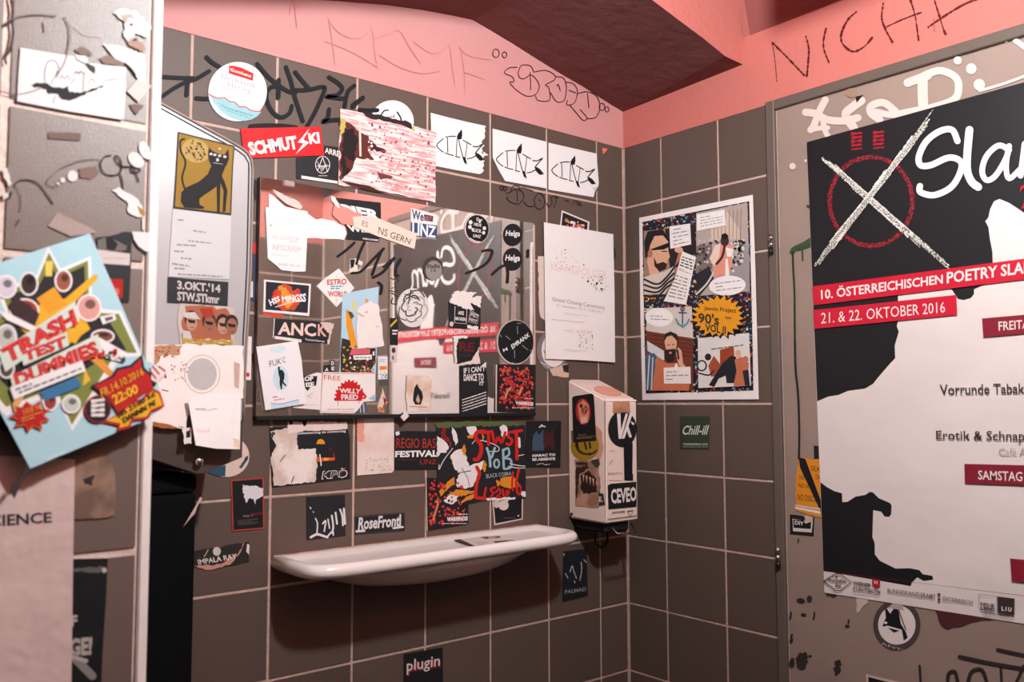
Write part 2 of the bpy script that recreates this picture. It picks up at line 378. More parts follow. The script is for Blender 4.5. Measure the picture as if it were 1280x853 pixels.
box('clip', mrel((-.858, -.016, z(.974))), mrel((-.838, -.0, z(.985))), mat((170,140,130), .4, .4, key='clip'), mr_, bev=.002)
# ------------------------------------------------------------------ ceramic shelf
SH = (-.567, 0, z(.352)); sh = empty('wall_shelf', (-.567, 0, z(.27)), 'long white glazed ceramic shelf jutting from the tiles under the mirror', 'shelf')
def plan(dx, dy, zz, n=72, e=8.0, yb=0.0):
    """half-superellipse outline from the wall out, half-width dx, depth dy, back edge at yb"""
    o = []
    for k in range(n+1):
        t = math.pi*k/n; c, s = math.cos(t), math.sin(t); o.append((math.copysign(abs(c)**(2/e), c)*dx, -yb-abs(s)**(2/e)*(dy-yb), zz))
    return o
def loft(name, rings, m, parent, close=True):
    bm = bmesh.new(); R_ = [[bm.verts.new(v) for v in r] for r in rings]
    for a, b in zip(R_, R_[1:]):
        for k in range(len(a)-1): bm.faces.new((a[k], a[k+1], b[k+1], b[k]))
        bm.faces.new((a[-1], a[0], b[0], b[-1]))
    if close: bm.faces.new(R_[0]); bm.faces.new(R_[-1])
    return from_bm(name, bm, m, parent, smooth=True)
W2, DP, b0 = .297, .150, .27
z0 = .352-b0
loft('tray', [plan(W2-.034, DP-.034, z0-.009, yb=.022), plan(W2-.028, DP-.028, z0-.008, yb=.019), plan(W2-.020, DP-.020, z0-.002, yb=.014), plan(W2-.013, DP-.013, z0, yb=.010), plan(W2-.005, DP-.005, z0-.001, yb=.002), plan(W2-.001, DP-.001, z0-.006), plan(W2, DP, z0-.012), plan(W2-.002, DP-.002, z0-.018), plan(W2-.008, DP-.009, z0-.023), plan(W2-.018, DP-.020, z0-.025), plan(W2-.04, DP-.05, z0-.025)], CERAM, sh)
loft('belly', [plan(W2-.04, DP-.014, z0-.0245, e=2.6), plan(W2-.070, DP-.024, z0-.036, e=2.5), plan(W2-.10, DP-.036, z0-.050, e=2.4), plan(W2-.14, DP-.056, z0-.062, e=2.3), plan(W2-.20, DP-.085, z0-.070, e=2.2)], CERAM, sh)
box('sealant', (-W2+.004, -.0026, z0-.003), (W2-.004, .0, z0+.0003), mat((176,120,96), .8, .2, .3, 30, c2=(206,160,140), key='rusty_sealant'), sh)
# folded leaflet lying on the shelf
lf = Sheet('leaflet', 'folded printed leaflet lying on the right half of the white ceramic shelf', 'leaflet', Pl((0, 0, z(.3415)), (0, 0, 1)), (540, 645, 6.4), [(145, 178), (330, 170), (560, 172), (720, 208), (560, 238), (385, 276)], (214,198,192), off=.002, th=.0006)
lf.poly([(145, 178), (210, 192), (385, 272), (370, 276), (200, 222), (152, 190)], (70,58,55)); lf.poly([(385, 182), (540, 174), (552, 186), (430, 198)], (96,70,64)); lf.poly([(450, 178), (510, 178), (500, 192), (450, 194)], (200,140,120))
lf.poly([(490, 218), (620, 206), (705, 208), (600, 236), (520, 238)], (52,44,44)); lf.poly([(600, 214), (700, 208), (640, 224)], (214,190,180)); lf.tiny([(350, 225), (450, 220), (470, 250), (390, 262)], 4, (180,150,135)); lf.done()
# ------------------------------------------------------------------ towel dispenser
TD = empty('towel_dispenser', (-1.05, 0, z(.52)), 'white enamelled towel dispenser with slanted top and dark chin beside the tiled pier', 'dispenser')
EN = mat((164,156,156), .35, .45, .03, 6, key='white_enamel'); DK = mat((84,70,65), .5, .4, .1, 18, .1, 40, key='shaded_steel'); RIM = mat((150,128,118), .4, .4, .08, 40, key='worn_edge')
bx0 = Pl((0, -.150, 0), (0, -1, 0))
def bpt(px, py, y=-.150): v = Pl((0, y, 0), (0, -1, 0)).hit(px, py); return (v.x, v.z)
def prism(name, pts, y0, y1, m, parent, ofs, bev=0):
    bm = bmesh.new(); f = [bm.verts.new((x-ofs[0], y0-ofs[1], h-ofs[2])) for x, h in pts]; g = [bm.verts.new((x-ofs[0], y1-ofs[1], h-ofs[2])) for x, h in pts]; n = len(pts)
    bm.faces.new(f); bm.faces.new(g[::-1])
    for k in range(n): bm.faces.new((f[k], g[k], g[(k+1) % n], f[(k+1) % n]))
    if bev: bmesh.ops.bevel(bm, geom=[e for e in bm.edges if all(v in f for v in e.verts)], offset=bev, segments=2, affect='EDGES')
    return from_bm(name, bm, m, parent)
tof = TD.location
topc = [(140, 96), (200, 129), (250, 156.5), (285, 175.5), (300, 184), (309, 191), (314, 200), (315.5, 212)]
side = [(313, 336), (308.5, 420), (305, 492), (303.5, 527)]
body = [bpt(*p) for p in topc+side]+[bpt(140, 510)]
prism('body', body, -.146, -.001, mat((190,170,160), .4, .4, .06, 20, key='dispenser_side'), TD, tof)
prism('front_plate', body, -.1500, -.146, EN, TD, tof, .001)
edge = [bpt(*p) for p in topc+side]
tube('rim', [(x-tof[0], -.1515, h-tof[2]) for x, h in edge], .0016, RIM, TD, 8)
edge2 = [bpt(px-3.2, py+4.2) for px, py in topc[:-1]]+[bpt(px-4.5, py) for px, py in topc[-1:]+side]
tube('rim_shade', [(x-tof[0], -.1502, h-tof[2]) for x, h in edge2], .0011, mat(BLACK, .6, key='rim_shade_black'), TD, 6)  # thin black tube standing in for the shade inside the rim
chin_t = [bpt(303.5, 526), bpt(140, 509)]; chin_b = [bpt(302.5, 572, -.135), bpt(256, 592, -.128), bpt(245, 592, -.128), bpt(140, 557, -.135)]
bm = bmesh.new(); A_ = [bm.verts.new((x-tof[0], -.1498, h-tof[2])) for x, h in chin_t]; B_ = [bm.verts.new((x-tof[0], y, h-tof[2])) for (x, h), y in zip(chin_b, (-.135, -.128, -.128, -.135))]
A2 = [bm.verts.new((v.co.x, -.002, v.co.z)) for v in A_]; B2 = [bm.verts.new((v.co.x, -.002, v.co.z)) for v in B_]
bm.faces.new([A_[0], A_[1], B_[3], B_[2], B_[1], B_[0]]); bm.faces.new([A2[0], A2[1], B2[3], B2[2], B2[1], B2[0]])
for p, q2, r2, s2 in ((A_[0], B_[0], B2[0], A2[0]), (B_[0], B_[1], B2[1], B2[0]), (B_[1], B_[2], B2[2], B2[1]), (B_[2], B_[3], B2[3], B2[2]), (B_[3], A_[1], A2[1], B2[3])): bm.faces.new((p, q2, r2, s2))
from_bm('chin', bm, DK, TD)  # bare steel chin, its unlit look partly put into the dark colour
sx, sz_ = bpt(248.5, 577, -.135); bm = bmesh.new(); bmesh.ops.create_uvsphere(bm, u_segments=16, v_segments=8, radius=.0066)
for v in bm.verts: v.co.y *= .6
from_bm('screw', bm, METAL, TD, (sx-tof[0], -.137, sz_-tof[2]), smooth=True)
# black block added to fill the dark band under the dispenser
WBI = empty('added_block', (-1.07, 0, 0), 'black waste bin added to fill the dark band beneath the towel dispenser', 'bin')
BM_ = mat((14,14,16), .9, .05, .05, 20, key='block_black')
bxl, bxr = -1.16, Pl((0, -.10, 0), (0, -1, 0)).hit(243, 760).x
box('block_body', (bxl+1.07, -.10, .01), (bxr+1.07, -.004, z(.475)), BM_, WBI, bev=.006, seg=2)
box('block_lid', (bxl+1.07-.001, -.101, z(.476)), (bxr+1.07+.0005, -.003, z(.502)), BM_, WBI, bev=.006, seg=2)
# ------------------------------------------------------------------ soap dispenser
SD = empty('soap_dispenser', (-.136, 0, z(.355)), 'cream metal soap dispenser plastered with stickers, mounted beside the corner', 'dispenser')
SM = mat((236,208,196), .35, .45, .04, 8, c2=None, key='cream_enamel'); so = SD.location
x0, x1, yd = -.186, -.0895, -.115
bm = bmesh.new(); pr = [(0, .3015), (-.112, .2565), (yd, .252), (yd, .006), (yd+.006, -.001), (0, .001)]
L_ = [bm.verts.new((x0-so[0], y, h)) for y, h in pr]; R2 = [bm.verts.new((x1-so[0], y, h)) for y, h in pr]; n = len(pr)
bm.faces.new(L_); bm.faces.new(R2[::-1])
for k in range(n): bm.faces.new((L_[k], R2[k], R2[(k+1) % n], L_[(k+1) % n]))
bmesh.ops.bevel(bm, geom=[e for e in bm.edges if e.calc_length() > .05], offset=.0045, segments=3, affect='EDGES')
from_bm('body', bm, SM, SD, smooth=False)
from_bm('nozzle_block', box_bm((x0-so[0]+.012, -.10, -.022), (x1-so[0]-.012, -.004, .003), .004), mat(BLACK, .6, key='block_black2'), SD)
bm = bmesh.new(); bmesh.ops.create_uvsphere(bm, u_segments=12, v_segments=6, radius=.0034)
v = SL.hit(714.5, 643); from_bm('screw', bm, mat(BLACK, .4, key='dark_screw'), SD, v-so, smooth=True)
lp = [tuple(Pl((0, yy, 0), (0, -1, 0)).hit(px_, py_)-so) for px_, py_, yy in ((763,655,-.095), (766.5,661,-.112), (771,667.8,-.120), (783,667,-.120), (795,665.5,-.120), (793,660,-.112), (789,655,-.095))]
tube('lever', lp, .0021, METAL, SD, 10)
tube('pump_hose', [(x0-so[0]+.03, -.05, -.02), (x0-so[0]+.032, -.05, -.05), (x0-so[0]+.05, -.052, -.062), (x1-so[0]-.03, -.052, -.05), (x1-so[0]-.028, -.05, -.02)], .0028, mat(BLACK, .4, key='black_rubber'), SD, 8)
# ------------------------------------------------------------------ helpers for prints
SK = (214,160,132); SK2 = (178,112,84); BR = (96,58,44)
def stk(name, label, cat, pl, view, out, m, **k): return Sheet(name, label, cat, pl, view, out, m, **k)
# ================================================================== RIGHT WALL AND DOOR
# writing scratched on the pink band of the right wall
s = stk('graffiti', 'dark red hand-drawn letters N I C H H scrawled on the pink band', None, RW, (960,0,4), None, INKR := (92,22,24), parent=wr, off=.0004)
for pts, w_ in (([(20,210),(36,300),(45,410)],2.5), ([(20,210),(100,290),(185,380)],6), ([(190,180),(205,240),(203,300),(195,385)],6), ([(292,140),(278,210),(285,260),(307,315)],5.5), ([(445,58),(400,100),(368,170),(375,220),(425,258),(480,235),(525,185)],6.5),
                ([(578,15),(570,90),(590,150),(626,215)],6), ([(582,140),(680,95),(770,62)],4.5), ([(712,-5),(735,70),(745,130),(755,205)],6.5), ([(832,-5),(858,80),(880,150),(892,175)],8), ([(800,138),(900,70),(990,18),(1070,-10)],6), ([(830,90),(834,160)],2)):
    s.line(pts, w_*1.35, INKR, rough=.6, seed=len(pts)+int(w_*3))
s.done()
# pale marker tag and drips on the door leaf
s = stk('graffiti', 'chalky white painted letters HoD with a colon on the upper door', None, DR, (960,0,4), None, (228,208,200), parent=dr, off=.0004)
WG = mat((206,186,178), .6, .3, .05, 12, key='white_paint')
for pts, w_ in (([(190,562),(240,570),(300,600),(385,605),(450,590)],30), ([(288,500),(262,550),(230,630),(215,650)],28), ([(275,600),(285,650),(300,680)],22), ([(468,505),(420,540),(390,575),(430,640)],34), ([(215,650),(270,640),(300,640)],20),
                ([(640,560),(580,515),(520,530),(515,565),(560,600)],30), ([(540,560),(620,575),(700,560),(780,545)],26), ([(700,415),(780,385),(800,380)],34), ([(775,400),(775,470),(778,540)],40), ([(740,400),(850,355),(930,380),(955,430),(930,500),(800,545)],30),
                ([(1240,205),(1290,240)],22)):
    s.line(pts, w_*1.25, WG)
for x, y, r_ in ((950,303,20), (1018,345,26), (1058,425,28), (1192,208,6), (125,832,16), (190,805,7)): s.disc(x, y, r_, r_*1.05, WG)
s.line([(1060,455),(1180,420),(1290,380)], 14, WG)
s.poly([(440,485),(480,475),(445,515)], BLACK); s.disc(420,465,30,24,(150,118,100))
s.done()
s = stk('graffiti', 'green paint smear with a long dark drip running down the door', None, DR, (960,213,4), None, (44,60,40), parent=dr, off=.0005)
s.line([(222,345),(180,372),(135,392),(122,410)], 26, (58,74,48)); s.line([(215,375),(150,395)], 18, (52,68,44)); s.line([(172,395),(175,450)], 8, (52,66,44)); s.line([(200,180),(215,185)], 14, (50,60,44))
s.line([(125,410),(128,500),(134,620),(136,860)], 10, (40,50,38)); s.line([(136,850),(140,1000),(152,1120),(158,1300),(156,1440)], 11, (34,38,34)); s.done()
s = stk('graffiti', 'black smears and flaked marker blots low on the door', None, DR, (960,640,4), None, (50,42,40), parent=dr, off=.0003)
for x_, y_, rx_, ry_ in ((165,445,22,14), (208,436,14,18), (114,520,6,24), (118,635,9,26), (172,745,30,46), (122,755,14,26), (212,722,9,6), (348,780,16,42), (398,572,12,8), (404,548,5,12), (153,145,4,14), (180,515,14,8), (318,412,28,14), (232,520,6,24)): s.poly(jag(ell(x_, y_, rx_, ry_, 8, 9), 7, 8, int(x_)), (54,45,42))
for pts, w_ in (([(1150,690),(1290,720)],18), ([(960,725),(1100,755),(1300,790)],20), ([(900,860),(905,810),(935,800),(950,850)],18), ([(1000,860),(1020,800),(1070,790),(1095,850)],18), ([(1165,770),(1170,860)],14), ([(1280,770),(1240,860)],14), ([(760,770),(765,852)],12)): s.line(pts, w_, (48,40,40))
s.done()
# the big poetry slam poster
S1 = (1000,100,2.6643)
tl, bl_ = DR.hit(1009,178), DR.hit(1031,741)
YR = -1.035                                             # its far edge lies outside the frame, towards the door handle
def ppx(y, h):                                          # a point of the door surface back to photograph pixels
    d = Vector((0, y, h))-CAM; q_ = d.dot(FW); return (640+FPX*d.dot(RT)/q_, 426.5-FPX*d.dot(UP)/q_)
tr_ = ppx(YR, DR.hit(1280,103).z+.003); br_ = ppx(YR, DR.hit(1280,776).z)
s = stk('poster', 'huge black and white event poster with chalk X and red banners on the door', 'poster', DR, ID, [(1009,178), tr_, br_, (1031,741)], mat((222,205,200), .5, .35, .04, 5, 1.0, 6, key='creased_paper'), off=.0008, th=.0006)
KB = mat((21,20,23), .5, .35, .06, 40, .12, 9, key='poster_black')
s.poly([(1009,178), tr_, (tr_[0],tr_[1]+250), (1302,330), (1288,275), (1280,266), (1262,254), (1250,249), (1243,252), (1238,262), (1236,272), (1232,277), (1236,284), (1238,300), (1241,315), (1241.5,333), (1240,352), (1218,362), (1218,368), (1214,373), (1205,375.5), (1198,374), (1190,362), (1186,359), (1123,367), (1123,402), (1121.5,408), (1124,415), (1119,432), (1119.5,448), (1112,456), (1099,471), (1092,480), (1082,486), (1060,489), (1049,494), (1036,496), (1022,502)], KB, part='print')
s.poly([(1026,603), (1034,609), (1043,614), (1053,617), (1053.5,628), (1060,627.5), (1070,621), (1082,619), (1088,615), (1092,616), (1099,623), (1113,629), (1115,632), (1114.5,643), (1112,646.5), (1106,646), (1102,640), (1092,638), (1091,672), (1094,679), (1094,693), (1100,701), (1114,708), (1120,711), (1138,710.5), (1150,713), (1154,718), (1166,720), (1167,725), (1155,726.5), (1147,722), (1140,729), (1139,733), (1030,714)], KB, part='print')
s.poly([(1030.4,714), (1031,714.5), (tr_[0]+ (br_[0]-tr_[0])*.95, br_[1]-42), (tr_[0]+(br_[0]-tr_[0])*.95, br_[1]-41)], (150,60,66))
CR = (214,208,200); DRD = (150,26,40)
V0 = s.v; s.v = S1
CRY = mat((158,26,38), .6, .3, .1, 420, c2=(34,22,26), key='red_crayon', det=1); CHK = mat((222,212,202), .6, .3, .1, 520, c2=(60,54,54), key='chalk', det=1)
for k in range(3): s.ring(238, 405, 134+k*4, 144+k*4, 6, CRY, rough=.5, part='print')
for x_ in (190, 263):
    for k in range(5): s.line([(x_-18, 190+k*13-x_*.05), (x_+18, 186+k*13-x_*.05)], 8, DRD, rough=.6, curve=False, seed=k, part='print')
rc = random.Random(21)
for (ax_, ay_), (bx_, by_), wd in (((92,272),(490,622),21), ((66,606),(448,112),24)):
    dx_, dy_ = bx_-ax_, by_-ay_; L_n = math.hypot(dx_, dy_)
    for k in range(24):
        t0, t1 = sorted((rc.uniform(-.04, .35), rc.uniform(.6, 1.03))); o0, o1 = rc.uniform(-.5, .5)*wd, rc.uniform(-.5, .5)*wd
        s.line([(ax_+dx_*t0-dy_/L_n*o0, ay_+dy_*t0+dx_/L_n*o0), (ax_+dx_*t1-dy_/L_n*o1, ay_+dy_*t1+dx_/L_n*o1)], rc.uniform(3, 6), CHK if k % 3 else CR, rough=.6, curve=False, seed=k, part='print')
LW = (228,212,206)
s.line([(528,205),(510,168),(470,172),(425,205),(400,255),(405,285),(440,285),(500,260),(540,275),(535,315),(505,360),(450,385),(405,375),(403,355)], 21, LW, part='lettering')
s.line([(568,168),(562,230),(560,300),(575,340),(597,358)], 26, LW, part='lettering')
s.line([(700,235),(665,220),(625,255),(610,305),(625,335),(655,320),(690,262),(700,222)], 19, LW, part='lettering'); s.line([(698,225),(690,290),(700,330),(735,300)], 18, LW, part='lettering')
s.line([(752,215),(745,270),(738,320)], 20, LW, part='lettering'); s.line([(748,240),(790,200),(812,215),(806,312)], 18, LW, part='lettering'); s.line([(808,240),(850,190),(880,205),(878,270),(905,300)], 18, LW, part='lettering')
s.v = ID
s.text('2016', [(1276,233), (1330,222), (1332,250), (1278,262)], (178,30,40))
def qd(x0_, yt0, x1_, yt1, hh, m_, part='banner'): s.poly([(x0_,yt0), (x1_,yt1), (x1_,yt1+hh), (x0_,yt0+hh)], m_, part)
BN = mat((196,22,48), .45, .35, .08, 30, key='banner_red'); BN2 = mat((132,24,44), .5, .35, .06, 30, key='banner_dark')
s.poly([(1017,358.5), (1280,324), (tr_[0]-4,306), (tr_[0]-4,338), (1280,350), (1018.5,382)], BN, 'banner')
s.text('10. ÖSTERREICHISCHEN', [(1027.5,360.5), (1180,341), (1180,355), (1028,375)], LW, .022); s.text('POETRY SLAM', [(1185,340.5), (1293,326), (1293,341), (1185,355)], LW, .022)
s.text('MEISTERSCHAFTEN', [(1299,325), (1425,308), (1425,325), (1299,340)], LW, .022)
s.poly([(1018.3,388), (1197,369), (1198,394), (1019.5,411.5)], BN, 'banner'); s.text('21. & 22. OKTOBER 2016', [(1028,391.5), (1182.5,377.5), (1183,391), (1028,405)], LW)
s.poly([(1229,398.5), (1330,389.5), (1330,413), (1230.5,422)], BN2, 'banner'); s.text('FREITAG', [(1249.5,402.5), (1296,399), (1296,410), (1250,414)], LW, .01)
DKT = (58,44,44)
s.text('Vorrunde Tabak', [(1176,481), (1282,479.5), (1282,492), (1177,494)], DKT, .008); s.text('fabrik', [(1284,479), (1322,478.5), (1322,491), (1284,492)], DKT, .008); s.text('Erotik & Schnaps', [(1171.5,538.5), (1289,539), (1289,555), (1172,552.5)], DKT, .008)
s.text('Café A', [(1250,560), (1284,560), (1284,570), (1250,569)], (176,160,158))
s.poly([(1207,580), (1318,582.5), (1318,608), (1207.5,604)], BN2, 'banner'); s.text('SAMSTAG', [(1224,588), (1279.5,590), (1279.5,602), (1224.5,599.5)], LW, .01)
s.poly([(1264,698), (1330,704), (1330,733), (1266,726)], BN2, 'banner'); s.text('FINALE', [(1284,708), (1318,711), (1318,722), (1284,719)], LW, .01)
# sponsors' strip along the bottom edge
s.v = (960,640,4)
s.line([(286,345),(345,308),(368,310),(424,350),(368,393),(345,393),(286,345)], 5, DKT, curve=False); s.text('Freistädter', [(310,332),(400,336),(400,352),(310,348)], DKT, .02); s.text('Bier', [(345,356),(375,358),(375,376),(345,374)], DKT, .02); s.disc(350,322,5,5,DKT)
s.text('WIENER', [(432,345),(522,358),(522,374),(432,361)], DKT, .03); s.text('STÄDTISCHE', [(432,370),(570,388),(570,408),(432,388)], DKT, .03); s.poly([(528,333),(568,339),(568,366),(550,382),(528,362)], (176,24,36)); s.text('H', [(538,342),(554,345),(554,362),(538,359)], LW, .03); s.tiny([(434,394),(570,412),(570,420),(434,402)], 1, (170,70,70))
s.text('BUNDESKANZLERAMT', [(605,382),(845,412),(845,434),(605,400)], (100,80,80), .015); s.disc(862,412,8,7,(120,30,40)); s.disc(862,438,8,7,(120,30,40)); s.text('ÖSTERREICH', [(878,418),(1030,438),(1030,460),(878,440)], (100,80,80), .015)
s.line([(1062,410),(1150,420),(1150,495),(1062,482),(1062,410)], 2, DKT, curve=False); s.text('NEUE', [(1070,450),(1140,460),(1140,476),(1070,466)], DKT, .04); s.text('LAND', [(1070,470),(1140,480),(1140,498),(1070,488)], DKT, .04)
s.poly([(1153,421),(1240,432),(1238,512),(1155,500)], DKT); s.text('L I U', [(1175,470),(1225,477),(1225,498),(1175,492)], LW, .04); s.text('OBERÖSTERREICH', [(1075,496),(1235,515),(1235,530),(1075,510)], DKT, .01)
s.done()
# small things around it
OV = (960,540,5.33)
s = stk('sticker', 'orange warning sticker with black diagonal band, half under the big door poster', 'sticker', DR, OV, jag([(210,175),(345,185),(352,350),(345,500),(365,580),(185,525),(190,300)], 4, 20, 2), (214,132,30))
s.poly([(205,170),(250,180),(365,490),(352,530),(215,240)], BLACK); s.text('SEX', [(285,225),(350,235),(350,268),(285,258)], BLACK); s.text('NO', [(212,288),(245,293),(245,322),(212,318)], BLACK); s.text('ON', [(318,285),(350,290),(350,320),(318,315)], BLACK); s.text('NO H', [(205,342),(270,352),(270,380),(205,370)], BLACK); s.text('NO DISCO', [(198,415),(330,430),(330,470),(198,455)], BLACK)
s.poly([(185,485),(350,510),(350,522),(185,496)], (210,190,180)); s.poly([(182,500),(350,530),(350,548),(182,512)], (230,214,208)); s.done()
s = stk('sticker', 'small black framed label with torn corner below the orange warning sticker', 'sticker', DR, OV, [(148,550),(310,570),(305,695),(148,682)], BLACK)
s.poly([(165,580),(300,600),(292,672),(168,662)], (214,196,190)); s.poly([(170,585),(240,590),(250,612),(290,600),(286,648),(172,640)], BLACK); s.text('DIY', [(180,592),(240,600),(240,625),(180,618)], OFFW, .03); s.poly(jag([(235,555),(300,568),(300,600),(255,600)], 4, 12), (196,170,158)); s.done()
s = stk('sticker', 'round dark-rimmed sticker with black and white animal head, under the door poster', 'sticker', DR, (960,640,4), ell(645,566,118,128,0,32), (74,62,62))
s.disc(645,566,94,99,(226,208,204), n=28); s.poly([(585,470),(612,510),(640,470),(655,500),(665,560),(690,600),(700,630),(680,645),(670,590),(600,570),(572,575),(590,530)], BLACK); s.poly([(600,580),(660,595),(630,605)], BLACK); s.disc(590,555,8,6,WHITE); s.line([(650,480),(690,590)], 6, (90,78,76))
s.tiny([(560,474),(600,455),(700,470),(720,500)], 1, (180,160,156), fill=.5); s.text('ANTI', [(565,650),(680,690),(678,700),(565,664)], (190,170,166)); s.done()
s = stk('torn_paper', 'torn white paper scrap poking out beneath the sponsor strip of the poster', 'paper scrap', DR, (960,640,4), jag([(438,410),(508,425),(500,455),(470,480),(448,508)], 5, 14, 4), (196,172,166)); s.done()
s = stk('torn_paper', 'dark red torn remnant at the lower right under the door poster', 'paper scrap', DR, (960,640,4), jag([(830,485),(1180,530),(1000,560),(900,590),(870,575)], 6, 25, 5), (78,34,36)); s.done()
s = stk('sticker', 'dark sticker with pale edge at the very bottom of the door', 'sticker', DR, (960,640,4), [(490,812),(640,848),(900,900),(880,1010),(500,980)], (206,176,164)); s.poly([(502,826),(640,862),(890,912),(870,1000),(508,970)], BLACK); s.done()
s = stk('tape', 'short piece of black tape at the poster edge above the orange sticker', 'tape', DR, OV, [(306,92),(345,95),(342,186),(308,183)], BLACK, off=.0002); s.done()
# comic poster on the right wall
CV = (795,240,3.21875)
s = stk('poster', 'white bordered comic style photo collage poster on the tiles left of the door', 'poster', RW, CV, [(15,105),(472,12),(482,300),(496,835),(28,838),(20,500)], paper((232,218,214), .5), off=.0015, th=.0005)
CP = [(214,132,40),(60,60,110),(196,60,80),(222,205,190),(80,150,170),(40,36,44)]
pan = [(28,122),(458,38),(470,540),(475,800),(42,812),(34,470)]
s.poly(pan, (34,32,40), 'print'); s.specks(pan, 1500, 6.5, CP, 3, 'print'); s.specks(pan, 900, 6, CP, 8, 'print')
# panel 1: man with sunglasses on his forehead
s.poly([(34,158),(130,148),(225,130),(245,290),(150,400),(36,412)], (150,120,104), 'print'); s.poly([(120,150),(240,130),(246,250),(205,270),(180,300),(140,310)], (40,34,36), 'print')
s.poly([(50,160),(110,150),(135,190),(120,230),(60,250),(40,270),(36,200)], (38,30,30), 'print')
s.poly([(60,215),(78,178),(112,176),(132,200),(134,240),(140,262),(130,276),(128,290),(108,300),(90,330),(60,340),(48,280)], SK, 'print'); s.poly([(60,232),(135,205),(136,222),(116,232),(70,236)], BLACK, 'print'); s.poly([(74,262),(88,290),(112,282),(128,290),(124,310),(98,322),(78,300)], (44,30,28), 'print'); s.line([(108,240),(128,240)], 4, BLACK, 'print'); s.disc(60,250,10,16,SK2,part='print')
s.poly([(34,345),(80,330),(118,320),(156,300),(158,330),(120,412),(36,414)], (206,190,176), 'print')
for k in range(4): s.line([(36,352+k*22),(90,372+k*16),(130,340+k*14),(156,306+k*22)], 8, (40,34,36), 'print')
s.poly([(160,300),(180,225),(196,240),(190,262)], SK2, 'print'); s.poly([(190,240),(245,262),(205,455),(115,440),(160,350)], (232,222,216), 'print'); s.tiny([(190,256),(238,272),(228,318),(178,300)], 4, (70,64,70), 4, part='print'); s.tiny([(176,304),(226,322),(224,334),(172,316)], 2, (190,60,50), 6, part='print'); s.tiny([(166,330),(220,348),(198,440),(128,424)], 7, (120,110,112), 7, .3, part='print'); s.disc(176,234,17,12,SK,part='print')
s.poly([(138,140),(222,128),(226,212),(142,230)], WHITE, 'print'); s.tiny([(150,146),(214,136),(216,208),(152,222)], 5, (130,120,124), 2, .25, 'print')
# panel 2: street with parked scooters
s.poly([(246,86),(452,44),(462,400),(248,420)], (176,156,148), 'print'); s.poly([(300,100),(370,80),(420,150),(420,190),(300,200)], (206,180,164), 'print')
for k in range(9): s.line([(300+k*16,92-k*3),(304+k*15,190)], 2.2, (120,96,84), 'print')
s.poly([(246,220),(310,200),(312,310),(250,330)], (120,104,98), 'print'); s.specks([(248,200),(330,190),(340,300),(250,320)], 60, 7, [(50,44,46),(190,176,168),(90,80,80)], 5, 'print', 4)
s.poly([(440,180),(462,260),(462,400),(380,340)], (150,138,140), 'print'); s.specks([(370,210),(440,190),(430,280),(385,340)], 50, 9, [(40,38,42),(206,196,190),(90,84,86)], 6, 'print', 5)
s.poly([(248,330),(300,300),(318,350),(262,418),(248,418)], (40,40,44), 'print'); s.line([(248,412),(290,370),(320,320)], 7, (206,196,190), 'print')
s.poly([(315,225),(345,205),(395,215),(385,330),(318,345)], (222,140,120), 'print'); s.poly([(300,270),(325,215),(345,210),(340,260),(318,300)], (226,196,182), 'print'); s.disc(362,198,17,22,(60,44,40),part='print'); s.disc(362,180,14,12,BLACK,part='print'); s.line([(330,290),(352,262),(362,220)], 10, (60,46,44), 'print'); s.poly([(366,224),(398,232),(390,262),(372,262)], (230,220,214), 'print')
s.poly([(250,92),(362,72),(366,136),(250,158)], WHITE, 'print'); s.tiny([(262,100),(352,84),(354,128),(262,146)], 4, (140,128,130), 9, .25, 'print')
s.poly(ell(373,378,74,40,-4,26), WHITE, 'print'); s.poly([(366,270),(374,270),(382,345),(364,345)], WHITE, 'print'); s.tiny([(318,364),(430,350),(430,392),(322,406)], 3, (140,128,130), 10, .25, 'print')
# panel 3: bearded man on the telephone
s.poly([(46,470),(230,462),(236,590),(48,560)], (206,192,184), 'print'); s.poly([(46,560),(236,590),(236,800),(48,800)], (112,52,38), 'print')
for k in range(5): s.line([(60,575+k*16),(235,600+k*16)], 3, (70,34,28), 'print')
s.poly([(50,600),(118,640),(120,680),(52,640)], (206,202,204), 'print'); s.poly([(46,650),(80,650),(120,700),(60,800),(46,790)], (76,94,116), 'print')
for k in range(4): s.line([(60+k*14,660+k*8),(52+k*16,796)], 5, (200,198,200), 'print')
s.poly([(120,600),(134,570),(160,570),(172,600),(166,640),(150,650),(128,640)], SK, 'print'); s.poly([(116,610),(122,572),(145,562),(172,574),(176,620),(168,596),(150,578),(130,584)], (40,30,28), 'print'); s.poly([(124,636),(142,634),(166,632),(160,680),(140,690),(122,672)], (44,30,28), 'print'); s.disc(145,648,6,5,(190,120,110),part='print'); s.line([(134,616),(142,616)], 3, BLACK, 'print'); s.line([(152,615),(160,614)], 3, BLACK, 'print')
s.poly([(90,660),(130,690),(170,690),(225,720),(220,800),(70,800)], (196,108,74), 'print'); s.poly([(176,625),(190,640),(196,690),(226,730),(214,742),(176,690),(168,650)], SK, 'print'); s.line([(174,640),(178,672)], 7, BLACK, 'print')
s.poly(ell(100,506,56,38,3,24), (236,226,222), 'print'); s.tiny([(60,494),(140,496),(140,522),(60,518)], 2, (150,138,140), 3, .28, 'print')
s.line([(194,470),(194,530)], 5, (70,76,90), 'print'); s.ring(194,472,8,7,4,(70,76,90),part='print'); s.line([(180,486),(210,488)], 5, (70,76,90), 'print'); s.line([(168,512),(178,532),(194,540),(210,532),(220,514)], 7, (90,140,160), 'print'); s.line([(194,536),(194,546)], 6, (90,140,160), 'print')
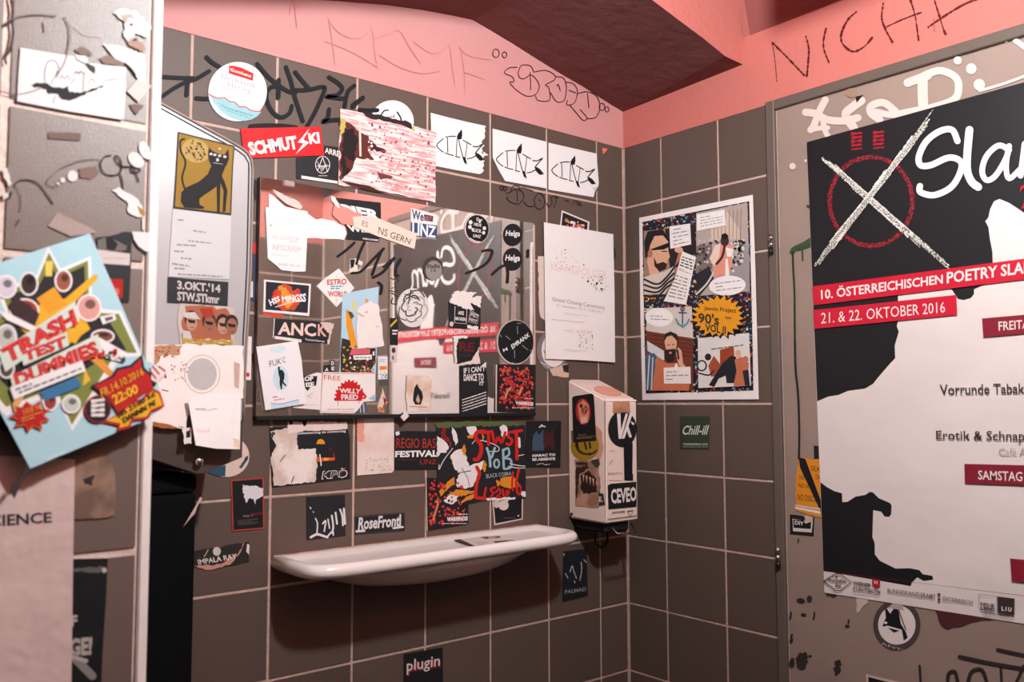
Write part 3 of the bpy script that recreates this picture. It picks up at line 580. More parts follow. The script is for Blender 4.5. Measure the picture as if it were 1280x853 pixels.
s.poly([(166,690),(172,690),(178,712),(160,712)], WHITE, 'print'); s.poly([(118,708),(226,704),(228,772),(120,772)], (232,220,214), 'print'); s.tiny([(126,718),(220,714),(220,762),(126,762)], 3, (150,136,136), 12, .28, 'print')
# panel 4: people by a bent dark figure
s.poly([(256,590),(462,568),(470,780),(258,790)], (216,206,200), 'print'); s.poly([(345,636),(400,622),(405,690),(345,700)], (150,62,36), 'print'); s.poly([(298,700),(320,660),(350,700),(350,735),(310,745)], (160,74,44), 'print'); s.disc(297,665,13,14,(40,30,32),part='print'); s.ring(272,700,18,20,6,(44,40,44),part='print'); s.line([(262,730),(300,738),(320,720)], 6, (40,34,36), 'print')
s.poly([(300,778),(330,730),(355,690),(390,660),(410,664),(412,720),(402,770),(372,770),(368,740),(340,752),(322,786)], (34,34,40), 'print'); s.disc(418,652,12,16,SK,part='print'); s.poly([(404,676),(432,664),(462,690),(452,780),(400,782),(412,720)], (190,106,72), 'print'); s.poly([(436,720),(460,716),(466,780),(446,780)], (40,36,40), 'print'); s.disc(448,676,12,15,SK2,part='print')
s.tiny([(310,628),(440,612),(440,622),(310,640)], 1, (110,100,102), 14, .4, 'print')
# yellow star
s.poly(burst(343,506,114,92,22,.76,.1), (30,28,32), 'print'); s.poly(burst(338,502,108,86,22,.78,.1), (222,146,32), 'print')
s.text('Jesolo Project', [(282,460),(412,470),(410,494),(282,480)], (60,40,24), .02); s.text('feat.', [(366,500),(394,501),(394,514),(366,512)], (60,40,24), .02); s.text("90's", [(258,486),(342,494),(342,540),(258,528)], (70,52,30), .03); s.text('VOL II', [(286,530),(370,542),(368,574),(286,560)], (60,44,26), .03)
s.done()
s = stk('sticker', 'dark green square sticker with white flowing script on the right wall tiles', 'sticker', RW, (800,430,6.4), [(320,580),(556,580),(550,842),(322,838)], (48,58,44))
s.text('Chill-ill', [(352,655),(555,650),(535,728),(336,728)], (210,212,196), .01); s.text('TRIERERZEILE LINZ', [(345,796),(545,796),(545,812),(345,812)], (190,186,172), .02); s.tiny((345,818,545,832), 1, (130,130,116)); s.done()
# ================================================================== SOAP DISPENSER STICKERS
EV = (690,470,4.06)
s = stk('sticker', 'tall black rounded sticker with red portrait oval on the soap dispenser side', 'sticker', SL, EV, [(104,112),(112,104),(200,90),(212,96),(216,140),(226,330),(110,340)], BLACK, off=.0006)
s.poly(ell(160,182,38,66,-4,26), (178,50,44)); s.poly([(134,150),(160,122),(186,146),(190,190),(184,236),(150,246),(138,200)], (226,140,110)); s.poly([(140,150),(152,140),(160,152),(146,166)], (70,30,28)); s.line([(170,150),(182,168),(172,190),(160,196)], 5, (80,34,30)); s.text('85', [(150,160),(176,156),(178,186),(152,190)], (120,30,30), .03); s.poly([(146,212),(178,206),(180,234),(150,242)], (236,170,150)); s.tiny([(128,310),(222,302),(222,316),(128,324)], 2, (150,120,90)); s.text('Slope', [(136,296),(176,292),(176,304),(136,308)], (150,120,80)); s.done()
s = stk('sticker', 'round mustard yellow eye sticker below the portrait sticker on the dispenser', 'sticker', SL, EV, ell(168,356,72,74,0,30), (160,124,30), off=.0003)
s.ring(172,350,48,48,8,(58,44,28),a0=60,a1=250); s.line([(130,330),(140,380),(190,400),(228,380)], 9, (60,46,30)); s.disc(124,352,6,8,BLACK); s.line([(168,340),(176,372)], 10, (44,36,28)); s.line([(192,340),(196,366)], 10, (44,36,28)); s.poly([(98,280),(120,276),(118,330),(100,330)], (120,92,34)); s.done()
s = stk('torn_paper', 'peach glue residue patch on the right edge of the soap dispenser side', 'paper scrap', SL, EV, jag([(214,250),(256,290),(262,360),(238,440),(222,400),(226,300)], 5, 18, 2), (206,150,120), off=.0002); s.done()
s = stk('sticker', 'torn brown picture sticker of teeth low on the soap dispenser side', 'sticker', SL, EV, jag([(118,424),(236,440),(248,560),(236,672),(122,660)], 3, 20, 3), mat((150,108,86), .7, .3, .3, 30, c2=(196,146,120), key='worn_print'), off=.0003)
s.poly(jag([(122,440),(180,440),(190,470),(140,500),(128,620),(122,620)], 4, 14, 6), (60,38,34)); s.poly(jag([(150,500),(185,480),(225,520),(232,590),(190,600),(160,600),(146,560)], 5, 12, 7), (46,30,30)); s.tiny([(126,452),(170,452),(170,466),(126,466)], 2, (190,140,110))
for k, x_ in enumerate((156, 172, 190, 206)): s.poly([(x_,500+k*6),(x_+10,500+k*8),(x_+6,540+k*8)], (214,170,146))
s.poly([(195,430),(238,420),(246,450),(226,470)], (70,60,48)); s.done()
s = stk('sticker', 'tiny black label stub beside the teeth picture on the dispenser edge', 'sticker', SL, EV, jag([(236,590),(262,600),(270,655),(238,660)], 3, 12, 3), (60,46,44), off=.0007); s.text('E.', [(240,612),(260,616),(260,640),(240,640)], CREAM, .03); s.done()
ST_ = Pl((0, -.112, z(.6117)), (0, -.0455, .1125)); ST_.p = Vector((0, -.1125, z(.355)+.2569))
s = stk('glue_residue', 'faded pink oval of glue on the sloping top of the dispenser', 'paper scrap', ST_, EV, ell(282,78,72,20,12,24), (218,150,128), off=.0004); s.done()
s = stk('sticker', 'large round black sticker with striped K monogram and a long tab', 'sticker', SF, EV, ell(356,270,72,92,0,34), BLACK, off=.0005)
s.poly([(362,340),(408,340),(406,530),(366,530)], BLACK, h=.00105); s.poly([(366,500),(410,498),(410,532),(366,530)], BLACK)
s.poly([(328,192),(346,192),(350,316),(336,318)], LW); s.poly([(372,192),(384,192),(350,320),(336,320)], LW); s.poly([(392,192),(406,196),(366,318),(352,320)], LW); s.poly([(372,258),(384,250),(404,312),(390,314)], LW); s.poly([(396,230),(416,240),(412,252),(404,246)], LW); s.done()
s = stk('sticker', 'torn tan label stuck above the round black monogram sticker', 'sticker', SF, EV, jag([(308,132),(392,132),(396,186),(310,190)], 3, 14, 3), mat((196,140,108), .7, .3, .2, 30, c2=(170,112,84), key='tan_label'), off=.0012); s.done()
s = stk('sticker', 'black rectangular sticker reading CEVEO on the front of the soap dispenser', 'sticker', SF, EV, [(282,556),(300,548),(426,538),(428,664),(286,678)], BLACK, off=.0005)
s.text('CEVEO', [(296,576),(426,562),(428,636),(300,652)], LW, .035); s.done()
s = stk('handwriting', 'small printed note and scribbles on the cream dispenser front', None, SF, EV, None, (120,84,74), parent=SD, off=.0002)
s.text('DAT-WOTIK', [(306,690),(370,684),(370,696),(306,702)], (60,44,42), .02); s.line([(384,690),(396,712),(410,690)], 2, (90,70,66)); s.line([(384,688),(410,684)], 4, (50,40,40)); s.line([(290,450),(306,430)], 3, (150,70,60)); s.tiny((284,490,352,504), 2, (206,140,120)); s.tiny((290,528,356,534), 1, (206,130,110)); s.tiny((290,378,320,384), 1, (190,130,116)); s.done()
# ================================================================== BACK WALL
# paint and pen marks that belong to the wall
s = stk('graffiti', 'thick black marker tag sprawling over the upper left tiles', None, BK, (200,60,4.74), None, BLACK, parent=wb, off=.0004)
for pts in ([(-30,168),(60,175),(120,178),(195,180)], [(-30,320),(30,275),(90,235),(160,200),(215,182),(290,138)], [(165,190),(160,235),(157,280)], [(275,55),(305,85),(350,112)], [(215,298),(260,302),(312,300)],
            [(575,95),(620,150),(655,185),(715,232),(760,258),(800,268)], [(705,225),(655,235),(628,285),(655,365),(712,412),(765,388),(780,345)], [(703,190),(702,250),(700,295)], [(745,115),(775,200),(800,300),(845,435)],
            [(800,145),(840,195),(882,242)], [(790,250),(870,250),(955,232),(975,245),(945,320),(910,395),(868,468)], [(1000,175),(1055,210),(1078,245),(1045,280),(985,288),(1050,298),(1100,302)], [(1150,225),(1115,255),(1100,300),(1092,350)],
            [(1140,352),(1165,325),(1200,300)], [(1000,365),(992,415),(962,438),(1010,430),(1070,425)], [(535,465),(620,460),(720,462),(805,472)], [(1180,368),(1240,372),(1285,370)], [(1140,340),(1200,295)]):
    s.line(pts, 25, BLACK)
s.done()
s = stk('graffiti', 'thin black outlined bubble letters scribbled under the fish stickers', None, BK, (530,120,5.565), None, BLACK, parent=wb, off=.0004)
for pts in ([(570,680),(600,668),(640,650),(680,665),(693,705),(660,750),(615,745),(575,715),(585,700)], [(645,660),(650,735)], [(600,672),(618,628),(655,628),(668,660)], [(665,640),(700,642),(755,662)], [(690,735),(725,768),(770,760),(765,725),(795,675),(830,700),(835,760),(805,790),(770,770)], [(800,720),(808,735)], [(850,745),(870,770),(890,740),(880,705),(925,700),(900,780)], [(905,712),(940,700)], [(980,725),(1010,735)], [(1035,755),(1050,730),(1090,750)], [(1060,750),(1095,765)]): s.line(pts, 5, (34,30,32))
s.ring(538,640,10,16,6,(34,30,32)); s.ring(562,645,10,14,6,(34,30,32)); s.done()
s = stk('graffiti', 'fine dark outline of puffy letters drawn on the pink band by the corner', None, BK, (380,0,3.2), None, (70,24,30), parent=wb, off=.0009)
for pts in ([(850,270),(820,272),(800,292),(832,308),(838,328),(822,330),(850,362),(890,385),(925,378),(940,345),(925,315),(905,300),(880,315),(862,312),(856,290),(870,262),(905,265),(918,290)], [(903,290),(906,360)], [(922,288),(965,282),(1000,300),(1000,320),(965,340),(978,352),(980,402),(935,402),(925,384)], [(985,372),(1010,408),(1040,400),(1048,350),(1035,312),(1005,308)], [(1010,345),(1015,338),(1024,365)], [(1045,330),(1075,335),(1092,365),(1080,412),(1050,420),(1052,402)], [(1058,362),(1085,372)], [(1062,422),(1090,455),(1115,482),(1130,472),(1104,440)], [(1092,375),(1130,368),(1168,385),(1182,430),(1165,470),(1132,475)], [(1132,375),(1138,432)]): s.line(pts, 3.2, (70,24,30))
for x_, y_, r_ in ((766,214,13), (800,220,9), (1190,428,11), (1210,438,8)): s.ring(x_, y_, r_, r_*1.3, 3.2, (70,24,30), n=14)
s.done()
s = stk('graffiti', 'faint red pencil letters across the pale pink band', None, BK, (380,0,3.2), None, (206,120,124), parent=wb, off=.0009)
for pts in ([(95,75),(130,125),(190,155),(240,145),(270,118),(280,200),(292,275)], [(98,85),(112,170),(122,258)], [(80,165),(190,210),(295,272)], [(275,160),(330,140),(380,125),(420,190),(462,252)], [(440,170),(500,212),(545,208),(580,185),(590,260),(602,342)], [(618,190),(660,225),(745,240)], [(625,190),(640,300),(642,380)], [(640,290),(720,318)], [(300,222),(380,270),(470,295),(540,285)], [(-42,0),(-30,110)], [(-60,60),(-48,0)], [(-45,28),(-18,28)]): s.line(pts, 2.2, (206,120,124))
s.done()
# round yoghurt style lid
GV = (200,60,4.74)
s = stk('sticker', 'round white and teal lid label with red logo over the black marker tag', 'sticker', BK, GV, ell(458,260,173,176,20,44), (228,220,220), off=.0008, th=.0006)
low_ = [(289,275),(320,292),(350,300),(380,296),(410,318),(440,322),(470,350),(505,350),(540,372),(600,378)]
s.poly(low_+[(575,405),(540,425),(500,434),(450,428),(400,408),(350,368),(315,325)], (150,190,196)); s.line(low_, 6, (196,44,44))
s.tiny([(330,322),(575,395),(560,410),(345,345)], 2, (90,140,150), 3, .3); s.tiny([(370,345),(550,400),(530,425),(385,375)], 2, (100,150,158), 4, .3)
s.poly([(408,105),(440,108),(480,118),(552,152),(548,196),(405,152)], (206,38,34)); s.text('Gombens', [(414,118),(540,158),(536,178),(414,138)], WHITE, .02)
s.text('Delikateß-', [(364,150),(578,214),(574,246),(362,182)], (168,160,166)); s.text('Hering', [(400,200),(540,244),(536,282),(398,238)], (168,160,166)); s.tiny([(345,220),(570,290),(568,300),(345,232)], 1, (190,176,178)); s.done()
s = stk('sticker', 'tilted red sticker reading SCHMUTZKI with a lightning bolt', 'sticker', BK, GV, [(475,478),(948,468),(970,638),(496,656)], (206,14,22), off=.0016)
s.text('SCHMUT', [(512,560),(800,520),(815,600),(535,640)], WHITE, .05); s.text('KI', [(872,508),(938,500),(946,566),(884,572)], WHITE, .05); s.poly([(882,480),(812,562),(848,566),(800,632),(880,562),(846,545)], WHITE, 'lettering'); s.done()
s = stk('sticker', 'black square sticker with a circled letter emblem under the torn photo', 'sticker', BK, GV, [(805,650),(965,640),(972,578),(1060,590),(1052,786),(1050,802),(806,775)], BLACK, off=.0006)
s.text('ARRE', [(975,590),(1062,612),(1062,648),(975,622)], OFFW, .02); s.ring(962,693,42,50,4,OFFW); s.line([(962,650),(932,728)], 4, OFFW, curve=False); s.line([(962,650),(992,735)], 4, OFFW, curve=False); s.line([(930,700),(998,700)], 4, OFFW, curve=False); s.poly([(944,702),(980,702),(962,732)], (150,140,138)); s.line([(932,676),(955,735),(985,690)], 3, OFFW, curve=False)
s.tiny((938,755,990,762), 1, OFFW); s.poly([(835,757),(1050,790),(1050,806),(835,775)], OFFW, h=.0016); s.done()
s = stk('sticker', 'round white sticker with small smiling doodle peeking out behind the torn photo', 'sticker', BK, (320,0,4), ell(680,610,108,108,0,32), (230,220,218), off=.0004)
s.text('good', [(636,582),(692,572),(694,594),(640,604)], (80,72,74), .02); s.line([(622,578),(640,555),(660,552)], 7, BLACK); s.line([(705,562),(722,590),(728,625)], 8, BLACK); s.done()
ph = mat((214,150,150), .6, .3, .1, 22, c2=(240,220,214), key='peeled_photo')
nt = ph.node_tree; mp_ = nt.nodes.new('ShaderNodeMapping'); mp_.inputs['Scale'].default_value = (1, 1, 9)
tcn = [n_ for n_ in nt.nodes if n_.type == 'TEX_COORD'][0]; nzn = [n_ for n_ in nt.nodes if n_.type == 'TEX_NOISE'][0]; nt.links.new(tcn.outputs['Object'], mp_.inputs[0]); nt.links.new(mp_.outputs[0], nzn.inputs['Vector'])
s = stk('torn_photo', 'large scratched pink and white photo print above the mirror', 'photo', BK, (320,0,4), jag([(418,545),(500,560),(700,610),(900,665),(893,1015),(640,960),(410,925)], 3, 30, 5), ph, off=.0014, th=.0006)
s.poly(jag([(418,600),(450,610),(500,650),(560,680),(600,740),(560,760),(590,800),(500,790),(470,860),(418,905)], 9, 18, 6), (92,40,34)); s.poly(jag([(430,650),(480,640),(510,700),(490,800),(460,870),(425,880)], 8, 16, 7), (34,22,22)); s.poly(jag([(560,710),(620,740),(670,765),(600,760)], 5, 16, 8), (60,26,28))
s.poly(jag([(418,590),(450,600),(440,660),(418,680)], 4, 12, 9), (190,160,90)); s.poly(jag([(440,780),(480,810),(470,850),(450,840)], 4, 10, 9), (90,34,30)); s.specks([(560,600),(895,680),(890,980),(560,930)], 160, 7, [(150,60,70),(190,110,110),(244,232,228)], 4, sides=4)
for k in range(13): s.line([(620,650+k*26),(720,672+k*26),(885,708+k*25)], 2, (206,120,124), rough=.6, seed=k)
s.poly(jag([(520,555),(640,585),(760,612),(790,650),(700,620),(560,590)], 5, 16, 10), (50,34,32)); s.poly(jag([(600,860),(700,890),(620,900)], 4, 14, 3), (110,60,60)); s.text('CLUB', [(780,790),(870,812),(868,840),(780,818)], (196,120,110)); s.poly([(420,905),(470,930),(560,955),(640,968),(560,930)], (70,34,28)); s.line([(780,640),(786,655)], 10, (196,170,90)); s.line([(515,610),(518,780)], 10, (214,196,186)); s.done()
# three fish stickers
FV = (530,120,5.565)
def fish(s, f):
    g = lambda pts: [f(*p) for p in pts]
    for pts, w_ in (([(502,445),(508,430),(547,396)],7), ([(565,386),(600,380),(632,380)],7), ([(685,407),(740,438)],7), ([(755,450),(785,452),(822,434),(795,465),(770,497)],8), ([(502,447),(520,470),(546,490)],7), ([(560,496),(588,506),(616,513)],7), ([(632,520),(662,527)],7), ([(714,536),(745,530),(772,515)],7),
                    ([(575,392),(578,492)],6), ([(642,398),(636,515)],5), ([(652,400),(668,470),(688,545)],6), ([(713,425),(706,480),(696,545)],5)):
        s.line(g(pts), w_, BLACK)
    s.poly(g([(676,330),(652,358),(640,380),(644,400),(672,402),(678,372)]), BLACK); s.poly(g([(766,498),(784,496),(806,512),(832,546),(800,550),(774,522)]), BLACK); s.poly(g([(682,520),(700,528),(712,578),(690,562)]), BLACK)
s = stk('sticker', 'leftmost white fish-drawing sticker, with a ragged right edge', 'sticker', BK, FV, [(45,118),(150,146),(300,182),(430,210)]+jag([(430,210),(405,380),(415,520),(385,545)], 14, 16, 3, skip=(3,))[1:]+[(220,516),(60,484),(50,300)], (232,222,220), off=.0006)
fish(s, lambda x, y: (x-415, y-98)); s.poly([(405,385),(445,412),(415,420)], WHITE); s.done()
s = stk('sticker', 'middle white fish-drawing sticker of three, lower left corner cut', 'sticker', BK, FV, [(475,228),(852,320),(852,645),(562,592),(520,520),(476,430)], (232,222,220), off=.0006)
fish(s, lambda x, y: (x, y)); s.done()
s = stk('sticker', 'rightmost white fish-drawing sticker, lower right corner curling up', 'sticker', BK, FV, [(864,326),(1198,402),(1214,610),(1205,645),(1176,705),(864,652)], (232,222,220), off=.0006)
fish(s, lambda x, y: (885+(x-500)*.93, 520+(y-445)*.92)); s.poly([(1176,705),(1186,668),(1210,630),(1205,650)], (60,48,46)); s.poly([(1165,640),(1186,668),(1210,630)], (206,192,188)); s.done()
s = stk('torn_paper', 'tiny orange triangle of paper on the tile beside the corner', 'paper scrap', BK, (640,0,4), [(450,740),(478,745),(456,772)], (236,120,90)); s.done()
# beside the towel dispenser
s = stk('sticker', 'narrow dark blue sticker on the tile between towel dispenser and mirror', 'sticker', BK, ID, [(308,300),(321,303.5),(319,376),(306,375)], (48,54,76)); s.poly([(311,301),(320,304),(319,318),(311,314)], (190,50,50)); s.poly([(309,352),(316,352),(316,372),(308,372)], (206,196,190)); s.done()
s = stk('sticker', 'narrow white sticker with tiny red square beside the towel dispenser', 'sticker', BK, ID, [(296,419),(314.5,421),(313.5,475.5),(296,475)], (230,214,210)); s.poly([(307,466),(311.5,466),(311.5,471),(307,471)], (190,50,44)); s.done()
s = stk('sticker', 'black rounded blot sticker left of the mirror top', 'sticker', BK, (200,60,4.74), [(556,775),(575,790),(580,850),(572,890),(560,910),(555,840)], BLACK); s.done()
s = stk('sticker', 'round beige and blue torn sticker half hidden behind the dispenser chin', 'sticker', BK, (180,520,7.11), [p for p in ell(730,360,205,185,0,36)], (214,186,172), off=.0005)
s.poly([(560,505),(640,455),(725,440),(720,540),(650,535)], (44,76,96)); s.poly(jag([(930,345),(915,400),(860,470),(840,455),(885,400),(900,365)], 4, 14), (44,70,84)); s.done()
# behind and around the sheet of white paper
KV = (660,260,3.878)
s = stk('torn_paper', 'ragged pale strip of paper left of the white ceremony notice', 'paper scrap', BK, KV, jag([(48,235),(80,235),(90,500),(85,550),(60,530),(52,480)], 4, 22, 6), (214,190,180), off=.0004); s.done()
s = stk('sticker', 'round grey ringed sticker half covered by the white ceremony notice', 'sticker', BK, KV, ell(118,692,76,100,0,36), (122,112,114), off=.0004)
s.disc(124,690,60,82,(226,208,202)); s.tiny([(60,755),(110,785),(110,775),(60,740)], 1, (196,186,184)); s.line([(75,690),(80,705)], 3, BLACK); s.done()
s = stk('torn_paper', 'torn beige and black scrap just below the round grey ringed sticker', 'paper scrap', BK, KV, jag([(105,785),(150,770),(192,755),(195,822),(120,815)], 4, 16, 2), (206,168,148), off=.0005); s.poly([(165,765),(195,757),(194,800),(172,795)], (40,36,38)); s.done()
s = stk('photo', 'small dark snapshot with white border peeking over the ceremony notice', 'photo', BK, KV, [(163,12),(297,68),(290,140),(150,120)], (224,206,200), off=.0004)
s.poly([(168,22),(288,72),(284,130),(158,110)], (38,32,36)); s.specks([(185,55),(270,78),(265,115),(180,100)], 26, 9, [(196,60,70),(206,170,90),(220,130,90),(226,214,206)], 2, sides=5); s.done()
s = stk('sticker', 'black sticker sliver peeking from the right edge of the ceremony notice', 'sticker', BK, KV, [(400,190),(420,195),(425,225),(420,250),(400,250)], BLACK); s.done()
s = stk('notice', 'large white ceremony notice sheet hanging between mirror and corner', 'notice', Pl((0,-.006,0),(0,-1,0)), KV, [(76,70),(412,128),(418,400),(421,750),(250,738),(85,732)], paper((232,220,217), .3), th=.0005)
s.text('KLANGFOLGER', [(110,262),(382,308),(382,348),(110,302)], (232,196,192), .01); s.specks([(120,190),(200,200),(240,260),(180,330),(120,280)], 60, 3, [(200,186,186),(160,140,142),(214,190,190)], 2, sides=6); s.specks([(280,320),(390,340),(390,400),(300,410)], 40, 3.5, [(200,180,180),(60,50,52),(214,170,170)], 3, sides=6)
for x_, y_, r_ in ((289,357,5), (332,367,5.5), (355,394,4.5), (268,277,3), (178,204,3), (262,337,2.5), (327,390,2.5)): s.disc(x_, y_, r_, r_*1.2, BLACK, n=10)
s.text('Grand Closing Ceremony', [(116,432),(370,474),(370,500),(116,456)], (150,134,136)); s.text('22. September 2014, 19:30 Uhr', [(134,466),(356,500),(356,514),(134,480)], (176,162,164)); s.tiny([(170,505),(330,525),(330,540),(170,520)], 2, (220,196,194)); s.tiny([(110,536),(380,560),(380,572),(110,546)], 1, (216,186,184)); s.text('mit dabei', [(170,585),(308,592),(308,610),(170,600)], (226,190,186)); s.specks([(232,610),(320,620),(320,690),(240,680)], 40, 3, [(206,180,180),(70,60,62)], 4, sides=5); s.tiny([(170,680),(330,700),(330,712),(170,694)], 2, (214,194,192)); s.done()
# ================================================================== STICKERS ON THE MIRROR
MV = (320,210,5.3333); LV = (320,400,6.561); QV = (480,360,6.4); Q2 = (480,240,6.4); Q0 = (480,250,3.0455)
s = stk('torn_paper', 'big torn white sheet on the upper left of the mirror', 'paper scrap', MI, MV, jag([(88,170),(130,200),(200,262),(240,290),(330,295),(400,345),(440,338),(520,355),(592,395),(602,440),(585,480),(470,472),(345,468),(120,440),(80,330)], 3, 26, 7), paper((234,224,220), .4), off=.0004); s.done()
s = stk('flyer', 'curled white flyer with grey INFOCRASH lettering on the mirror', 'flyer', MI, MV, [(60,265),(200,262),(340,292),(336,500),(326,692),(250,693),(165,682),(130,650),(75,606)], paper((230,220,218), .4), off=.002)
s.tiny([(95,300),(290,330),(290,420),(95,400)], 2, (222,214,214), fill=.6); s.text('EIN DOKTOR', [(104,448),(286,462),(286,488),(106,478)], (196,186,188)); s.text('INFOCRASH', [(106,508),(292,525),(292,562),(106,548)], (186,176,178)); s.tiny([(95,570),(295,598),(295,612),(95,584)], 2, (214,150,146), fill=.25); s.tiny([(140,625),(290,640),(290,672),(140,660)], 1, (206,198,198)); s.disc(94,384,5,5,(120,100,100)); s.tiny((215,488,275,500), 1, (190,180,180)); s.done()
s = stk('torn_paper', 'curled pinkish torn strip at the upper left corner of the mirror', 'paper scrap', MI, MV, [(105,145),(160,170),(230,200),(280,228),(304,262),(290,280),(240,262),(190,238),(140,195)], (226,190,180), off=.003); s.line([(175,180),(200,188),(225,205),(240,200)], 4, (90,70,70)); s.line([(140,195),(190,238),(240,262),(290,280)], 3, (120,70,66)); s.done()
s = stk('sticker', 'black sticker with slanted white letters PIER WIEN near the mirror top', 'sticker', MI, MV, [(525,198),(830,232),(832,330),(818,496),(598,478),(612,430),(560,300)], BLACK, off=.0006)
s.text('PIER', [(560,240),(818,285),(826,352),(600,320)], WHITE, .05); s.text('WIEN', [(600,378),(812,408),(808,438),(620,424)], WHITE, .05); s.text('WIEN DAHEIM', [(708,466),(812,478),(812,490),(708,478)], WHITE, .02); s.done()
s = stk('torn_paper', 'pink torn shred lying across the left half of the black PIER sticker', 'paper scrap', MI, MV, jag([(498,190),(525,200),(560,250),(700,310),(720,360),(640,385),(560,370),(505,310),(520,250)], 5, 20, 3), (216,136,124), off=.0018); s.poly([(495,188),(522,195),(555,262),(545,272),(500,220)], (236,210,202)); s.done()
s = stk('sticker', 'cream strip label reading NS GERN slanting across the mirror', 'sticker', MI, MV, [(640,328),(760,318),(830,345),(1066,440),(1052,542),(820,462),(650,395)], (226,198,182), off=.0022)
s.text('NS GERN', [(815,392),(1032,476),(1018,512),(808,440)], (70,58,58), .0); s.text('ES', [(706,352),(745,366),(738,402),(700,385)], (120,96,90)); s.done()
s = stk('sticker', 'blue and white sticker reading We LINZ on the mirror', 'sticker', MI, MV, [(1030,268),(1120,288),(1208,315),(1202,478),(1030,455)], (226,212,208), off=.0006)
s.poly([(1030,362),(1206,385),(1202,476),(1030,453)], (52,72,110)); s.text('We', [(1036,274),(1118,300),(1116,358),(1036,342)], (60,70,104), .03); s.text('LINZ', [(1040,360),(1200,392),(1196,468),(1040,448)], WHITE, .03); s.poly([(1118,310),(1180,322),(1176,360),(1120,352)], (70,50,66)); s.tiny((1124,322,1172,350), 2, (206,110,110)); s.done()
s = stk('graffiti', 'black marker strokes drawn across the mirror glass', None, MI, MV, None, BLACK, parent=mr_, off=.0004)
for pts in ([(545,590),(600,550),(655,500)], [(722,498),(690,570),(668,640)], [(850,540),(780,610),(700,690),(640,702)], [(835,560),(800,640),(775,712)], [(780,732),(840,700),(880,655),(920,602)], [(962,610),(938,650),(930,705),(945,720)], [(815,765),(838,790),(830,840)]): s.line(pts, 17, BLACK)
s.v = Q2
for pts in ([(0,600),(60,545)], [(130,550),(95,610),(90,670)], [(660,650),(760,610),(830,560),(865,480),(830,465),(790,475)], [(865,660),(920,610),(960,590)], [(985,600),(990,660),(985,725)], [(1150,470),(1148,520)]): s.line(pts, 20, (34,32,34))
s.done()
s = stk('sticker', 'small black and white patchy sticker among the marker strokes', 'sticker', MI, MV, jag([(628,608),(670,604),(712,630),(690,690),(624,700)], 4, 14, 3), (214,196,186)); s.poly([(628,612),(660,610),(650,660),(630,672)], BLACK); s.poly([(672,640),(700,650),(680,690)], (120,104,98)); s.done()
s = stk('postcard', 'dark postcard with white border and colourful fiery splash on the mirror', 'postcard', MI, (320,330,7.11), [(68,140),(486,180),(470,465),(62,425)], (228,214,210), off=.001)
s.poly([(85,158),(468,194),(456,438),(80,408)], (38,36,46)); s.poly(jag([(200,230),(230,180),(300,200),(330,240),(380,220),(390,260),(400,300),(380,360),(330,420),(220,412),(180,360),(140,290),(160,240)], 10, 16, 5), (196,70,40)); s.poly(jag([(220,250),(260,200),(290,260),(330,280),(340,330),(280,400),(230,360)], 8, 14, 6), (226,140,50)); s.disc(215,215,26,22,(190,140,50)); s.disc(375,238,16,14,(196,40,60)); s.disc(165,262,20,18,(206,40,44))
s.text('HSS', [(104,320),(200,285),(212,330),(128,378)], WHITE, .04); s.text('MINGSS', [(225,290),(440,262),(440,340),(228,340)], WHITE, .04); s.line([(170,385),(300,345),(420,330)], 6, WHITE); s.done()
s = stk('sticker', 'torn red strip sticker sticking out beneath the fiery postcard', 'sticker', MI, (320,330,7.11), jag([(52,432),(150,440),(240,450),(248,470),(200,474),(60,455)], 4, 18, 2), (206,60,40)); s.done()
s = stk('sticker', 'white diamond sticker lettered ESTRO WORLD in red and teal', 'sticker', MI, (320,330,7.11), [(735,42),(872,215),(712,385),(538,198),(600,140)], (220,214,210), off=.0006)
s.text('ESTRO', [(630,140),(805,130),(800,185),(630,188)], (190,60,56), .03); s.text('WORLD', [(634,242),(812,246),(808,296),(640,290)], (190,60,56), .03); s.tiny((660,190,770,230), 2, (70,150,160), fill=.6); s.specks([(735,60),(850,215),(712,365),(560,200)], 26, 6, [(120,170,180),(190,200,200)], 2, sides=4); s.done()
s = stk('sticker', 'torn black sticker with big pale letters ANCK on the mirror', 'sticker', MI, LV, [(145,-8),(400,5),(560,20),(600,120),(615,195),(380,185),(135,150)], BLACK, off=.0006)
s.poly([(145,-10),(152,-10),(142,150),(135,150)], OFFW)
s.text('ANC', [(185,18),(490,30),(490,138),(175,122)], (228,192,178), .03); s.text('K', [(505,35),(570,45),(578,138),(505,132)], (214,160,146), .03); s.poly([(150,132),(370,162),(370,186),(150,156)], OFFW); s.text('Tommi Herron', [(400,152),(560,170),(560,186),(400,168)], OFFW, .02); s.poly(jag([(520,22),(640,30),(620,80),(600,200),(575,215),(600,120),(560,80)], 6, 14, 5), (206,178,166)); s.done()
s = stk('flyer', 'tall collage flyer with pale blue top and yellow figures on the mirror', 'flyer', MI, (320,330,7.11), [(765,265),(1088,205),(1080,480),(1070,760),(1062,980),(738,985),(752,700)], (170,196,210), off=.0008)
